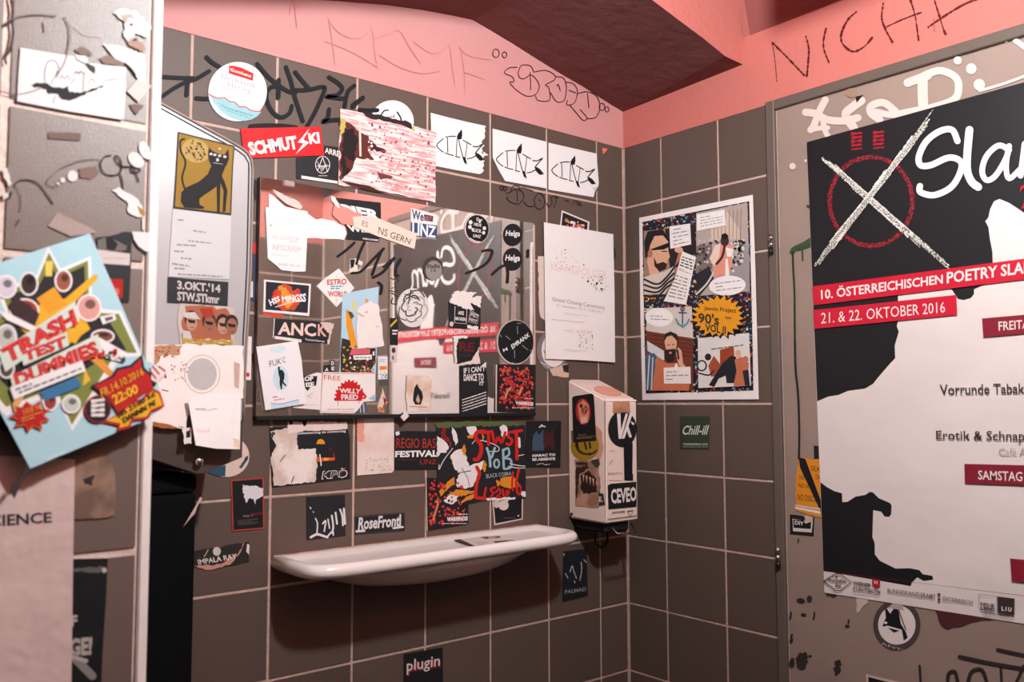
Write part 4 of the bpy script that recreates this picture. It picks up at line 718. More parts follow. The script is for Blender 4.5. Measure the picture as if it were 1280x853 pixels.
s.poly([(860,340),(880,320),(890,420),(860,410)], (226,190,90), 'print'); s.poly([(795,400),(840,430),(860,460),(850,520),(900,740),(840,745),(800,560)], (222,140,40), 'print'); s.poly([(810,420),(850,430),(870,470),(840,490)], (90,70,40), 'print'); s.poly([(760,660),(830,680),(850,760),(1060,750),(1060,880),(990,985),(750,985),(748,800)], (52,42,34), 'print'); s.specks([(760,680),(1060,760),(1050,970),(760,970)], 90, 12, [(206,160,50),(190,60,50),(226,214,206),(120,120,60),(40,36,38)], 3, 'print', 5); s.poly([(850,750),(1010,758),(1008,800),(826,812)], (206,90,96), 'print'); s.poly([(860,815),(1025,808),(1025,850),(865,852)], WHITE, 'print'); s.poly([(965,310),(990,316),(1000,380),(975,380)], (220,140,80), 'print'); s.poly([(800,975),(990,960),(1055,965),(1050,990),(745,990)], (196,60,40), 'print'); s.tiny((870,822,1015,845), 1, (120,110,110), part='print'); s.done()
s = stk('torn_paper', 'white torn sheet over the right side of the collage flyer', 'paper scrap', MI, (320,330,7.11), jag([(900,390),(1010,330),(1085,370),(1090,450),(1115,540),(1130,730),(1060,742),(900,755),(885,560)], 4, 24, 4), paper((226,212,206), .4), off=.0022); s.disc(975,430,14,8,(214,150,150)); s.disc(1070,558,16,6,(226,160,160)); s.line([(900,440),(950,470)], 8, (150,120,110)); s.done()
s = stk('card', 'tilted white card lettered FUK C with a black figure on pale blue', 'card', Pl((0,-.0175,0),(0,-1,0)), LV, [(0,222),(340,172),(372,330),(405,688),(75,742)], (230,222,222), th=.0008)
s.disc(175,240,70,30,(206,218,222), rot=-6, part='print'); s.disc(200,480,64,100,(196,214,220), rot=-4, n=26, part='print'); s.text('FUK', [(104,340),(206,312),(206,362),(112,388)], (70,50,56)); s.text('C', [(212,310),(236,302),(240,350),(216,352)], (70,50,56))
s.poly([(176,390),(186,380),(194,392),(192,410),(214,412),(232,440),(230,480),(222,505),(232,520),(250,542),(236,545),(214,520),(210,570),(200,570),(190,520),(192,480),(180,440),(180,420)], (30,32,40), 'print'); s.tiny([(120,628),(342,598),(344,618),(122,648)], 1, (200,110,110), 2, .5); s.tiny([(140,650),(345,620),(346,640),(142,670)], 1, (200,120,120), 3, .4); s.poly([(122,690),(200,690),(345,652),(350,672),(350,690),(120,735)], (190,210,222), 'print'); s.line([(120,682),(200,690),(345,655)], 4, (60,70,100), 'print'); s.done()
s = stk('card', 'white card with black speech blob reading OP ISE behind the tilted card', 'card', MI, LV, [(388,470),(500,432),(545,440),(530,740),(300,722),(340,560)], (228,214,210), off=.0008)
s.poly([(384,460),(500,462),(490,540),(450,545),(420,585),(400,560)], BLACK); s.text('OP', [(392,466),(468,462),(468,502),(396,505)], WHITE, .04); s.text('ISE', [(402,515),(474,510),(474,552),(408,552)], WHITE, .04); s.line([(418,628),(440,615),(462,600)], 4, (150,120,116)); s.line([(418,628),(450,640)], 4, (150,120,116)); s.tiny((340,692,500,704), 1, (206,180,176)); s.done()
s = stk('card', 'white card with red spiky hedgehog lettered WILLY FRED on the mirror', 'card', MI, LV, [(545,430),(975,435),(975,665),(880,672),(830,740),(800,768),(522,764)], (230,216,212), off=.0016)
s.line([(540,445),(975,440)], 4, (196,70,60), curve=False); s.line([(540,440),(526,755),(800,755)], 4, (206,90,80), curve=False); s.text('FREE', [(552,452),(690,462),(690,500),(552,494)], (196,70,56), .0)
hb = [(640,665),(632,645),(655,635),(636,610),(660,605),(645,578),(672,575),(665,545),(692,548),(692,515),(718,524),(726,498),(744,512),(756,485),(772,508),(796,492),(800,518),(828,506),(826,536),(852,530),(848,560),(872,566),(872,590),(905,628),(890,650),(865,650),(862,665)]
s.poly(hb, (196,24,26), 'print'); s.text('WILLY', [(676,560),(862,568),(848,608),(684,600)], OFFW, .04); s.text('FRED', [(694,612),(834,614),(832,656),(694,656)], OFFW, .04); s.disc(876,631,9,9,(230,150,140),part='print'); s.line([(668,665),(668,705)], 4, (196,60,50), 'print'); s.line([(838,665),(838,690)], 4, (196,60,50), 'print'); s.poly([(915,650),(968,610),(975,664)], (150,180,206), 'print'); s.tiny((580,728,800,742), 1, (206,130,120)); s.done()
s = stk('sticker', 'blue grey torn sticker peeking out below the hedgehog card', 'sticker', MI, LV, jag([(808,764),(860,690),(905,675),(915,762)], 4, 16, 3), (70,84,96)); s.line([(850,700),(858,760)], 6, OFFW); s.line([(880,690),(885,760)], 6, OFFW); s.done()
s = stk('sticker', 'little black label with letter A above the hedgehog card', 'sticker', MI, LV, [(556,375),(605,368),(610,430),(552,430)], BLACK); s.text('A', [(566,395),(592,392),(594,422),(562,424)], OFFW, .04); s.done()
s = stk('sticker', 'little upright black label with two pale letters beside the collage flyer', 'sticker', MI, LV, [(606,330),(645,330),(650,428),(612,430)], (60,54,54)); s.text('D', (616,340,638,372), OFFW, .04); s.text('E', (618,385,642,415), OFFW, .04); s.done()
s = stk('sticker', 'narrow white and grey label with an orange bar by the poster reflection', 'sticker', MI, LV, [(1000,300),(1078,302),(1076,540),(1000,538)], (220,214,212)); s.poly([(1010,382),(1072,378),(1070,408),(1012,412)], (222,120,40)); s.poly([(1000,490),(1076,486),(1076,540),(1000,538)], (80,76,78)); s.tiny((1008,320,1068,350), 3, (150,150,156)); s.specks([(1010,420),(1070,420),(1070,480),(1010,480)], 14, 8, [(120,120,124),(180,178,178)], 2, sides=5); s.done()
s = stk('sticker', 'torn red and cream scrap near the mirror bottom right of the hedgehog card', 'sticker', MI, LV, jag([(1040,560),(1060,640),(1078,680),(1040,700),(1050,760),(1005,755),(1000,700),(1020,640)], 5, 16, 3), (214,190,176)); s.poly([(1040,630),(1075,660),(1050,700)], (150,36,40)); s.poly([(1005,715),(1050,722),(1048,750),(1010,752)], (196,100,60)); s.done()
# right part of the mirror
s = stk('sticker', 'black sliver sticker with yellow bar at the left edge of the mirrored poster', 'sticker', MI, QV, [(48,240),(115,246),(112,330),(108,462),(48,456)], BLACK); s.poly([(48,300),(98,248),(106,260),(52,318)], (206,160,50)); s.tiny((64,330,108,380), 2, OFFW); s.done()
s = stk('sticker', 'pale narrow label with black blots beside the mirrored poster edge', 'sticker', MI, QV, [(48,465),(110,470),(100,600),(48,592)], (206,186,178)); s.disc(75,500,16,22,(60,54,56)); s.disc(70,560,10,18,(120,110,108)); s.done()
s = stk('graffiti', 'small black pen doodles on the pale strip of the mirror', None, MI, Q2, None, BLACK, parent=mr_, off=.0003)
for pts in ([(55,690),(80,700),(105,690),(110,720),(85,730),(95,760),(60,770)], [(50,790),(80,800),(110,790)], [(60,810),(100,830),(110,850)], [(70,850),(60,890),(100,900)]): s.line(pts, 6, (50,42,42))
s.done()
s = stk('sticker', 'round black sticker with scattered white dots and lettering at the mirror top', 'sticker', MI, Q2, ell(740,296,98,116,-6,32), (206,190,184), off=.0008); s.disc(743,296,92,110,BLACK,rot=-6,n=30)
for x_, y_, r_ in ((690,244,16), (684,282,15), (800,292,14), (794,328,13), (705,300,9), (762,240,9)): s.disc(x_, y_, r_, r_*1.1, OFFW, n=10)
s.text('Der', [(738,205),(786,214),(784,240),(736,232)], OFFW, .03); s.text('NEUE', [(715,245),(775,256),(775,280),(715,272)], OFFW, .03); s.text('BLICK', [(700,288),(778,304),(776,330),(700,318)], OFFW, .03); s.text('LINZ', [(710,338),(775,348),(768,372),(710,362)], OFFW, .03); s.line([(685,372),(725,396),(766,402)], 8, OFFW); s.done()
HG = 'black round stickers with script lettering'
s = stk('sticker', 'upper of two black round stickers reading Helga on the mirror', 'sticker', MI, Q2, ell(1028,345,74,90,0,30), BLACK, off=.0008); s.text('Helga', [(976,308),(1088,312),(1082,370),(966,366)], WHITE, .02); s.done()
s = stk('sticker', 'lower of two black round stickers reading Helga on the mirror', 'sticker', MI, Q2, ell(1028,540,74,92,0,30), BLACK, off=.0008); s.text('Helga', [(974,503),(1088,507),(1082,568),(964,564)], WHITE, .02); s.done()
s = stk('sticker', 'round dull grey sticker with dark lettering on the mirrored black poster', 'sticker', MI, Q2, ell(390,615,82,96,0,30), (60,52,52), off=.0006); s.disc(396,630,66,80,(140,130,124),n=26); s.text('Fixfix', [(345,580),(450,575),(450,610),(345,615)], (60,50,52), .03); s.text('13', [(375,620),(412,620),(412,640),(375,640)], (60,50,52), .03); s.done()
s = stk('sticker', 'round white sticker full of grey swirling doodles on the mirror', 'sticker', MI, QV, ell(230,160,128,156,0,36), (214,202,198), off=.001)
for k in range(16):
    a_ = k*2.4; r_ = 20+k*6; s.line([(230+r_*math.cos(a_), 160+r_*1.2*math.sin(a_)), (230+(r_+22)*math.cos(a_+.5), 160+(r_+10)*1.2*math.sin(a_+.4)), (230+(r_+6)*math.cos(a_+1), 160+(r_+26)*math.sin(a_+1))], 7 if k % 3 else 12, [(90,80,82),(150,138,134),(50,44,48)][k % 3])
s.line([(170,90),(240,60),(280,100)], 9, BLACK); s.line([(190,130),(210,20)], 8, BLACK); s.line([(160,50),(260,90)], 6, (80,50,50)); s.done()
s = stk('sticker', 'black sticker reading ARE BROKEN, its upper half torn to white', 'sticker', MI, QV, [(515,115),(560,60),(700,90),(770,130),(768,332),(640,330),(520,318)], BLACK, off=.001)
s.poly(jag([(520,110),(560,30),(620,25),(740,40),(700,75),(775,65),(770,160),(735,140),(690,120),(720,180),(640,165),(560,135)], 7, 14, 9), (226,210,204)); s.line([(565,150),(560,280),(655,288),(660,150)], 4, OFFW, curve=False); s.text('ARE', [(588,185),(635,188),(635,218),(588,214)], OFFW, .03); s.text('BROKEN', [(568,232),(652,240),(650,268),(568,258)], OFFW, .03); s.line([(690,180),(672,270),(740,290),(755,220),(690,180)], 3, OFFW, curve=False); s.text('FIST', [(696,195),(752,220),(748,248),(690,226)], OFFW, .02); s.text('NOT', [(684,236),(742,258),(738,284),(680,262)], OFFW, .02); s.disc(536,290,16,20,(206,190,184)); s.poly(jag([(660,300),(750,310),(745,340),(665,325)], 4, 12, 2), (226,210,204)); s.done()
s = stk('sticker', 'torn black sticker with dark red letters RE in the middle of the mirror', 'sticker', MI, QV, [(556,400),(765,398),(762,470),(755,560),(772,612),(580,608),(575,520)], BLACK, off=.0014)
s.text('RE', [(596,432),(720,436),(716,512),(598,508)], (96,28,34), .03); s.tiny((600,535,690,548), 1, (96,30,36)); s.poly(jag([(760,470),(752,530),(770,610),(585,612),(690,585),(720,540)], 4, 16, 3, ), (222,196,184)); s.poly(jag([(548,388),(665,385),(664,402),(590,408),(575,470),(580,600),(560,610),(556,460)], 4, 18, 5), (222,206,198)); s.done()
s = stk('sticker', 'black sticker with white ornate letters I CANT DANCE TO IT', 'sticker', MI, Q0, [(287,632),(386,622),(394,700),(393,812),(288,816)], BLACK, off=.0008)
s.text("IF I CAN'T", [(302,640),(384,630),(384,652),(302,662)], OFFW, .03); s.text('DANCE TO', [(302,664),(378,660),(378,690),(302,690)], OFFW, .03); s.text('IT', [(362,692),(380,692),(378,708),(362,706)], OFFW, .03)
for k in range(5): s.line([(296,762+k*11),(340,748+k*11),(388,732+k*11)], 3, OFFW, rough=.5, curve=False, seed=k)
s.poly([(370,630),(388,618),(386,640)], OFFW); s.done()
s = stk('sticker', 'large round black sticker with thin spokes and slanted white letters', 'sticker', MI, QV, ell(1046,436,148,180,0,40), (196,172,160), off=.0012); s.disc(1050,434,142,172,BLACK,n=36)
s.text('EMRANX', [(1010,458),(1150,358),(1164,388),(1024,492)], WHITE, .02); s.text('M', [(945,490),(980,475),(986,500),(952,515)], WHITE, .02)
for p, q_ in (((1062,310),(1066,370)), ((970,385),(1006,415)), ((1100,460),(1146,496)), ((1040,500),(1040,560)), ((925,375),(935,395)), ((1165,500),(1180,510)), ((1010,600),(1030,600)), ((1062,285),(1090,285))): s.line([p, q_], 5, (150,146,146), curve=False)
s.done()
def berries(s, area, hand, n=70, r_=11, seed=3):
    rr = random.Random(seed); xs = [p[0] for p in area]; ys = [p[1] for p in area]
    for k in range(n):
        x_, y_ = rr.uniform(min(xs)+r_, max(xs)-r_), rr.uniform(min(ys)+r_, max(ys)-r_); q_ = r_*rr.uniform(.6, 1.05)
        s.disc(x_, y_, q_*.85, q_, [(190,40,48),(160,28,38),(196,80,44),(120,24,34)][k % 4], n=9, part='print')
        if k % 2: s.disc(x_-q_*.2, y_-q_*.3, q_*.3, q_*.3, (232,160,160), n=6, part='print')
BG = 'black flyers with red berries'
s = stk('flyer', 'black flyer covered in red berries in the lower right of the mirror', 'flyer', MI, QV, [(892,612),(1208,615),(1208,1000),(884,994)], BLACK, off=.0018, step=.00001)
s.poly([(888,614),(900,614),(896,990),(886,990)], (206,180,170)); berries(s, [(905,620),(1200,985)], None, 190, 15); s.line([(960,880),(975,830),(1000,800)], 16, (206,130,90)); s.line([(1070,850),(1090,800)], 16, (206,130,90)); s.text('WARMINOSI', [(1040,905),(1180,915),(1180,945),(1040,935)], WHITE, .04); s.tiny((1010,955,1190,966), 1, OFFW); s.tiny((1110,880,1180,895), 1, (230,180,176)); s.done()
s = stk('flyer', 'scorched cream paper with a black flame shape near the mirror bottom', 'flyer', MI, QV, jag([(182,700),(360,704),(382,745),(370,850),(378,985),(185,985),(170,850)], 4, 24, 3), mat((206,170,148), .7, .3, .2, 22, c2=(226,204,190), key='scorched_paper'), off=.001)
s.poly([(232,855),(240,800),(262,765),(275,800),(300,830),(310,880),(290,935),(245,935),(228,900)], (36,30,32)); s.poly([(252,900),(268,850),(286,905),(270,925)], (190,160,140)); s.line([(200,950),(340,955)], 5, (120,90,80)); s.done()
s = stk('clip', 'small white plastic mirror clip gripping the lower edge of the glass', 'clip', Pl((0,-.0165,0),(0,-1,0)), (500,500,5.805), [(0,125),(38,88),(62,118),(25,155)], (214,200,194), th=.002); s.done()
# ================================================================== BELOW THE MIRROR
DV = (320,510,6.4)
s = stk('sticker', 'large black political sticker KPÖ, its left half torn to white', 'sticker', BK, DV, [(105,158),(240,150),(400,135),(560,122),(722,105),(735,180),(750,250),(752,568),(470,600),(130,638),(118,400)], BLACK, off=.0005)
s.poly(jag([(112,190),(240,160),(325,190),(332,330),(480,328),(486,440),(480,570),(470,594),(140,624),(132,500),(112,400),(160,300),(130,250)], 6, 18, 12), mat((206,180,168), .8, .2, .2, 20, c2=(230,214,206), key='torn_backing')); s.poly(jag([(250,115),(400,110),(590,108),(660,120),(722,112),(728,168),(590,182),(400,182),(330,200),(252,205)], 5, 16, 13), (226,198,188))
s.poly([(262,112),(290,108),(292,130),(270,136)], BLACK); s.poly([(366,110),(405,104),(400,140),(380,150)], BLACK); s.text('undsicherung ist notwendig', [(326,196),(716,176),(716,200),(328,220)], OFFW, .02)
s.poly(ell(515,290,34,40,0,14,180,360), (222,140,40)); s.poly([(482,392),(520,400),(630,398),(626,420),(530,428),(484,434)], (210,90,30)); s.poly([(540,400),(590,402),(570,420),(540,422)], (236,160,60)); s.line([(508,375),(516,430),(518,462)], 10, OFFW); s.line([(618,365),(622,395)], 6, (170,60,30)); s.disc(592,330,8,8,(120,24,24))
s.text('KPÖ', [(535,492),(735,478),(728,560),(520,574)], OFFW, .03); s.text('KPÖ', [(541,498),(727,486),(721,553),(528,567)], BLACK, .0); s.disc(705,490,8,12,(190,40,40)); s.line([(190,430),(230,380)], 8, (120,84,72)); s.line([(280,600),(300,550)], 7, BLACK); s.text('P', [(122,195),(150,192),(152,235),(124,238)], BLACK, .04); s.done()
s = stk('paper', 'pinkish blank aged paper stuck below the mirror beside the KPÖ sticker', 'paper', BK, DV, [(808,80),(1102,74),(1102,500),(1085,520),(808,542)], mat((222,190,178), .7, .3, .12, 18, c2=(228,206,198), key='aged_paper'), off=.0005)
s.poly(jag([(808,84),(862,84),(866,270),(830,275),(808,260)], 6, 20, 3), (222,150,134))
rr = random.Random(5)
for k in range(26): x_, y_ = rr.uniform(870,1060), rr.uniform(400,510); s.line([(x_,y_),(x_+14,y_-9)], 3, (130,110,108), curve=False)
s.done()
YV = (500,500,5.805)
s = stk('sticker', 'black festival sticker with red headline and white slab word FESTIVAL', 'sticker', BK, YV, [(-38,232),(60,226),(270,230),(275,505),(-40,508)], BLACK, off=.0005)
s.text('REGIO BASIS', [(-28,278),(300,280),(300,352),(-28,350)], (176,50,36), .0); s.text('FESTIVAL', [(-36,372),(272,364),(272,414),(-38,418)], WHITE, .04); s.text('LINZ', [(145,432),(262,432),(262,466),(145,468)], (166,44,34), .0); s.tiny((-20,430,120,440), 1, (110,34,30)); s.poly([(-36,235),(-8,228),(-4,252),(-30,262)], OFFW); s.done()
s = stk('flyer', 'black flyer with red berries, wedged under the painted STWST poster', 'flyer', BK, (520,510,5.3333), [(65,465),(135,470),(348,640),(348,775),(72,822)], BLACK, off=.0005, step=.00001)
s.poly([(60,465),(68,465),(76,822),(68,822)], (196,160,146)); berries(s, [(74,470),(335,790)], None, 130, 12, 6); s.line([(110,745),(125,690),(140,640),(130,620)], 14, (206,120,84)); s.text('WARMINOSI', [(200,728),(338,722),(338,752),(200,758)], WHITE, .05); s.tiny((172,766,336,776), 1, OFFW); s.tiny((276,702,338,716), 1, OFFW); s.done()
s = stk('sticker', 'black sticker with pale round blotches just under the STWST poster', 'sticker', BK, (520,510,5.3333), [(505,600),(712,600),(710,745),(520,785)], (206,176,164), off=.0005); s.poly([(512,600),(704,600),(702,738),(528,772)], BLACK)
s.disc(535,640,20,28,(200,180,174)); s.disc(582,650,34,34,(206,186,180)); s.disc(600,620,14,12,(206,186,180)); s.disc(680,720,5,6,OFFW); s.tiny((580,732,660,738), 1, (120,110,110)); s.done()
ZV = (520,510,5.3333)
s = stk('poster', 'painted poster with dripping red letters STWST and pale blue YOB', 'poster', BK, ZV, jag([(132,128),(330,112),(600,105),(722,118),(726,360),(728,606),(500,612),(340,640),(240,668),(150,640),(136,400)], 2, 40, 3), (30,28,32), off=.0014, step=.00002)
s.poly(jag([(110,98),(300,92),(500,90),(700,100),(690,122),(400,124),(140,132)], 7, 12, 4), (84,96,56), 'print')
OR = (214,130,36); WP = (226,214,212)
for pts in ([(135,190),(180,215),(215,260),(200,300),(160,300),(136,330)], [(232,125),(262,160),(275,230),(258,252),(240,180)], [(225,320),(260,285),(300,275),(330,320),(350,390),(400,370),(450,350),(440,400),(400,460),(380,520),(330,540),(270,530),(265,480),(290,440),(250,400)], [(330,128),(395,125),(400,170),(360,190)], [(552,130),(580,112),(605,130),(600,185),(570,195)], [(180,620),(230,575),(275,575),(270,620),(230,645)], [(690,560),(725,556),(726,596),(705,590)], [(460,604),(660,596),(655,612),(470,618)], [(665,190),(690,200),(690,270),(672,260)]): s.poly(jag(pts, 5, 14, 5), WP, 'print')
for pts in ([(150,560),(200,500),(250,460),(255,500),(210,540),(160,590)], [(200,590),(260,545),(330,550),(400,560),(300,590),(230,580)], [(290,640),(330,590),(400,570),(390,600),(330,620)], [(300,290),(318,230),(330,290),(320,320)], [(435,400),(455,350),(470,380),(455,430)], [(335,190),(380,180),(375,205),(345,205)], [(560,470),(640,450),(690,520),(620,540),(560,520)], [(530,480),(560,500),(540,540)], [(430,170),(450,190),(440,220)]): s.poly(jag(pts, 5, 12, 6), OR, 'print')
for pts, c_ in (([(180,130),(170,190),(200,215),(222,230),(225,262)], RED), ([(195,130),(185,180),(215,210)], RED), ([(150,380),(150,410),(180,350),(240,270)], WP), ([(370,240),(400,215),(480,230),(545,262),(540,290),(490,290)], WP), ([(610,390),(660,400),(722,402)], WP), ([(620,372),(680,385),(722,388)], WP), ([(265,440),(300,430),(360,420)], (60,50,56)), ([(300,400),(340,470),(350,520)], (120,110,112)), ([(680,320),(715,312)], WP)): s.line(pts, 5, c_, 'print')
RP = (196,34,28)
for pts, w_ in (([(450,158),(400,165),(395,205),(425,240),(430,290),(410,340),(385,345)],26), ([(440,165),(500,158)],20), ([(478,165),(480,245)],20), ([(505,165),(520,235),(545,195),(565,235),(590,165)],18), ([(650,165),(620,162),(608,190),(635,215),(622,245),(600,240)],17), ([(640,160),(698,152)],20), ([(664,165),(668,340)],22)): s.line(pts, w_, RP, 'lettering')
LB = (150,182,190)
for pts, w_ in (([(468,270),(485,325),(490,390)],17), ([(520,268),(500,330)],16), ([(575,280),(580,405)],15), ([(575,285),(608,270),(615,310),(585,335),(625,345),(628,395),(585,408)],14)): s.line(pts, w_, LB, 'lettering')
s.ring(532,372,17,27,13,LB,part='lettering'); s.text('BLACK COBRA', [(462,442),(628,425),(630,450),(464,470)], (170,186,190), .0)
for pts, w_ in (([(400,395),(418,440),(400,500),(392,590),(410,600)],22), ([(390,595),(440,605),(455,600)],22), ([(460,535),(450,590)],15), ([(520,530),(490,545),(510,570),(488,598)],14), ([(525,565),(550,540),(555,570),(530,595),(560,598)],12), ([(572,545),(578,590)],13), ([(600,540),(596,585),(615,560),(600,540)],13), ([(640,430),(635,520),(640,550)],13), ([(680,410),(662,500),(670,560)],16)): s.line(pts, w_, RP, 'lettering')
s.ring(680,545,14,32,13,RP,part='lettering'); s.done()
s = stk('sticker', 'black sticker with blue and dark red M shape, right of the STWST poster', 'sticker', BK, YV, [(915,155),(1168,152),(1162,492),(905,490)], BLACK, off=.0005)
s.poly(jag([(955,370),(962,260),(985,225),(1005,255),(1035,215),(1040,370)], 5, 14, 3), (62,76,100)); s.poly(jag([(1042,215),(1080,250),(1112,208),(1122,370),(1100,370),(1080,320),(1042,370)], 4, 14, 3), (70,28,34)); s.line([(1008,200),(1028,188),(1050,196)], 8, OFFW); s.line([(1024,180),(1030,195)], 7, OFFW); s.text('HARAC TO', [(958,396),(1126,388),(1126,408),(958,416)], OFFW, .05); s.text('BE ABSENTE', [(958,424),(1124,418),(1124,438),(958,444)], OFFW, .05); s.line([(990,470),(1030,462),(1050,472),(1088,466)], 4, OFFW, rough=.5); s.done()
DB = (240,580,5.3333)
s = stk('sticker', 'black sticker with thin red border and white bird blot left of KPÖ', 'sticker', BK, DB, [(258,108),(475,92),(480,432),(268,452)], (176,60,44), off=.0005); s.poly([(266,116),(468,100),(473,425),(276,442)], BLACK)
s.poly(jag([(335,138),(400,145),(478,165),(475,205),(430,235),(422,270),(410,230),(375,235),(360,262),(345,225),(340,180)], 7, 10, 4), (214,206,206)); s.poly([(380,330),(470,318),(470,340),(400,345)], (80,26,26)); s.text('FREE T', [(340,345),(405,340),(405,352),(340,357)], (170,150,144)); s.tiny([(300,375),(440,362),(440,402),(300,412)], 4, (130,120,116), fill=.2); s.done()
s = stk('sticker', 'black sticker with white zebra stripes above the left end of the shelf', 'sticker', BK, DB, [(762,222),(1018,206),(1022,480),(764,508)], (30,29,32), off=.0005)
for pts, w_ in (([(822,365),(835,400),(830,470)],9), ([(870,400),(890,380),(880,450)],10), ([(905,370),(915,430)],9), ([(930,345),(940,420),(930,460)],12), ([(955,325),(965,400)],12), ([(985,305),(1000,350),(1004,410)],12), ([(1010,300),(1018,400)],14), ([(790,490),(830,470),(870,480),(900,490)],16), ([(905,480),(935,450),(940,475)],10), ([(785,290),(790,300)],8), ([(805,318),(808,325)],6)): s.line(pts, w_, (214,210,210))
s.done()
s = stk('sticker', 'torn dark sticker with antique lettering IMPALA RAY left of the shelf', 'sticker', BK, (0,640,4), jag([(930,205),(1080,180),(1245,148),(1246,250),(1140,270),(1040,292),(970,275)], 4, 20, 5), (40,36,34), off=.0005)
s.poly(jag([(965,270),(1100,262),(1190,210),(1220,150),(1200,205),(1150,265),(1040,292)], 4, 14, 3), (196,140,118)); s.disc(1083,198,20,22,(206,196,190)); s.text('IMPALA RAY', [(985,240),(1180,208),(1184,234),(992,266)], (222,204,194), .02); s.line([(1020,225),(1040,190)], 5, (190,150,130)); s.poly([(1234,160),(1246,165),(1244,215),(1230,200)], OFFW); s.done()
s = stk('sticker', 'long black sticker with pale metal-style band lettering above the shelf', 'sticker', BK, (440,640,4), [(12,24),(262,4),(264,95),(15,115)], (48,42,44), off=.0005); s.poly([(18,32),(256,12),(258,88),(20,108)], (34,32,36))
s.text('RoseFront', [(34,28),(240,14),(236,74),(28,92)], (206,200,200), .03); s.line([(22,98),(60,95)], 12, (206,200,200)); s.line([(206,82),(252,76)], 10, (206,200,200)); s.line([(240,16),(238,78)], 9, (206,200,200)); s.done()
s = stk('sticker', 'black sticker reading plugin with red shadow, low on the tiles under the shelf', 'sticker', BK, (440,640,4), [(258,712),(452,678),(454,870),(258,905)], (28,27,30), off=.0005)
s.text('plugin', [(276,748),(444,722),(440,796),(276,822)], (150,36,46), .03); s.text('plugin', [(272,742),(440,714),(436,788),(272,816)], OFFW, .01); s.done()
s = stk('sticker', 'black sticker with scratched white lines reading PALMAD in the shade', 'sticker', BK, (540,645,6.4), [(1048,285),(1235,265),(1245,640),(1040,690)], (24,28,34), off=.0005)
for pts in ([(1055,300),(1050,320)], [(1065,460),(1085,500)], [(1100,450),(1120,400),(1130,440),(1155,505)], [(1190,370),(1195,430),(1180,520)], [(1210,350),(1235,375)], [(1135,520),(1142,540)]): s.line(pts, 7, (190,176,168), rough=.4)
s.text('PALMAD', [(1060,595),(1230,570),(1230,600),(1060,626)], (150,138,132), .02); s.done()
# ================================================================== TOWEL DISPENSER FACE
TV = (170,120,3.706); T2 = (170,340,3.282)
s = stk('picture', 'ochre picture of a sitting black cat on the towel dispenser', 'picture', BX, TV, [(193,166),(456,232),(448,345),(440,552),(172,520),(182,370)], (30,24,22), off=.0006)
s.poly([(198,174),(450,238),(442,345),(434,544),(180,514),(188,370)], (176,132,44)); s.poly(jag(ell(275,255,66,54,20,18), 6, 14, 4), (206,170,96)); s.specks(ell(275,255,58,46,20,16), 30, 7, [(60,46,34),(110,84,50)], 3, sides=4)
s.line([(225,432),(212,380),(228,310),(206,255),(204,212),(222,200)], 9, (36,30,32)); s.poly([(336,238),(352,256),(380,268),(408,274),(426,246),(430,290),(420,318),(412,330),(396,372),(410,400),(422,440),(412,538),(400,540),(404,440),(390,405),(386,540),(374,540),(372,420),(345,440),(312,462),(292,478),(294,506),(314,514),(312,524),(262,522),(222,518),(206,490),(208,448),(232,424),(290,398),(330,364),(348,326),(336,300),(332,268)], (36,30,32))
for x_ in (346, 364, 386, 410): s.disc(x_, 270+(x_-346)*.2, 8, 6, WHITE, n=10)
s.disc(376,297,7,8,WHITE,n=8); s.line([(356,310),(400,318)], 2, WHITE); s.disc(386,245,6,5,WHITE,n=6); s.done()
s = stk('note', 'handwritten white note under the cat picture on the towel dispenser', 'note', BX, TV, [(170,524),(440,556),(436,700),(432,850),(150,838),(160,680)], (234,228,228), off=.0003)
for k, (a_, b_) in enumerate(((180,390),(262,345),(240,350),(180,400),(165,400),(205,330),(165,250),(170,400),(185,400))): yy = [575,625,672,690,720,752,778,800,826][k]; s.tiny([(a_,yy-8),(b_,yy+6),(b_,yy+18),(a_,yy+6)], 1, (176,164,164), k+2, .55)
s.done()
s = stk('sticker', 'black label with white hand lettering 3.OKT 14 on the towel dispenser', 'sticker', BX, T2, [(130,22),(378,42),(375,142),(128,126)], (28,27,30), off=.0006)
s.text("3.OKT.'14", [(168,34),(346,52),(346,86),(168,72)], OFFW, .04); s.text('STW.STkmr', [(168,80),(342,96),(342,132),(168,118)], OFFW, .04); s.done()
s = stk('photo', 'faded photo of people in sunglasses on the towel dispenser', 'photo', BX, T2, jag([(180,128),(375,142),(405,150),(402,300),(180,296),(170,200)], 4, 30, 3), (230,206,196), off=.0004)
s.poly(jag([(200,140),(370,150),(396,230),(390,280),(190,280),(186,200)], 8, 18, 5), (196,110,80))
for x_, y_, sk in ((228,208,SK), (300,215,SK2), (356,222,SK), (392,225,SK2)): s.disc(x_-2, y_-14, 28, 36, (60,34,30), n=14); s.disc(x_, y_, 23, 34, sk, n=16); s.poly([(x_-20,y_-14),(x_+16,y_-8),(x_+12,y_+4),(x_-10,y_+2)], (40,28,28)); s.line([(x_-4,y_+20),(x_+10,y_+22)], 3, (120,50,44))
s.poly([(186,168),(240,165),(262,196),(200,188)], (232,222,216)); s.poly([(262,150),(310,148),(320,180),(280,190)], (190,60,44)); s.poly([(190,240),(220,245),(232,285),(190,285)], (230,220,216))
s.text('POP:SCH', [(188,272),(396,280),(396,302),(190,294)], (226,170,30), .05); s.done()
s = stk('torn_paper', 'stained torn sheet with orange edge on the lower dispenser front', 'paper scrap', BX, T2, jag([(60,300),(200,296),(440,304),(440,520),(220,522),(205,645),(120,640),(45,625),(50,450)], 4, 30, 9), mat((230,212,206), .7, .3, .05, 12, .4, 14, key='stained_paper'), off=.0010)
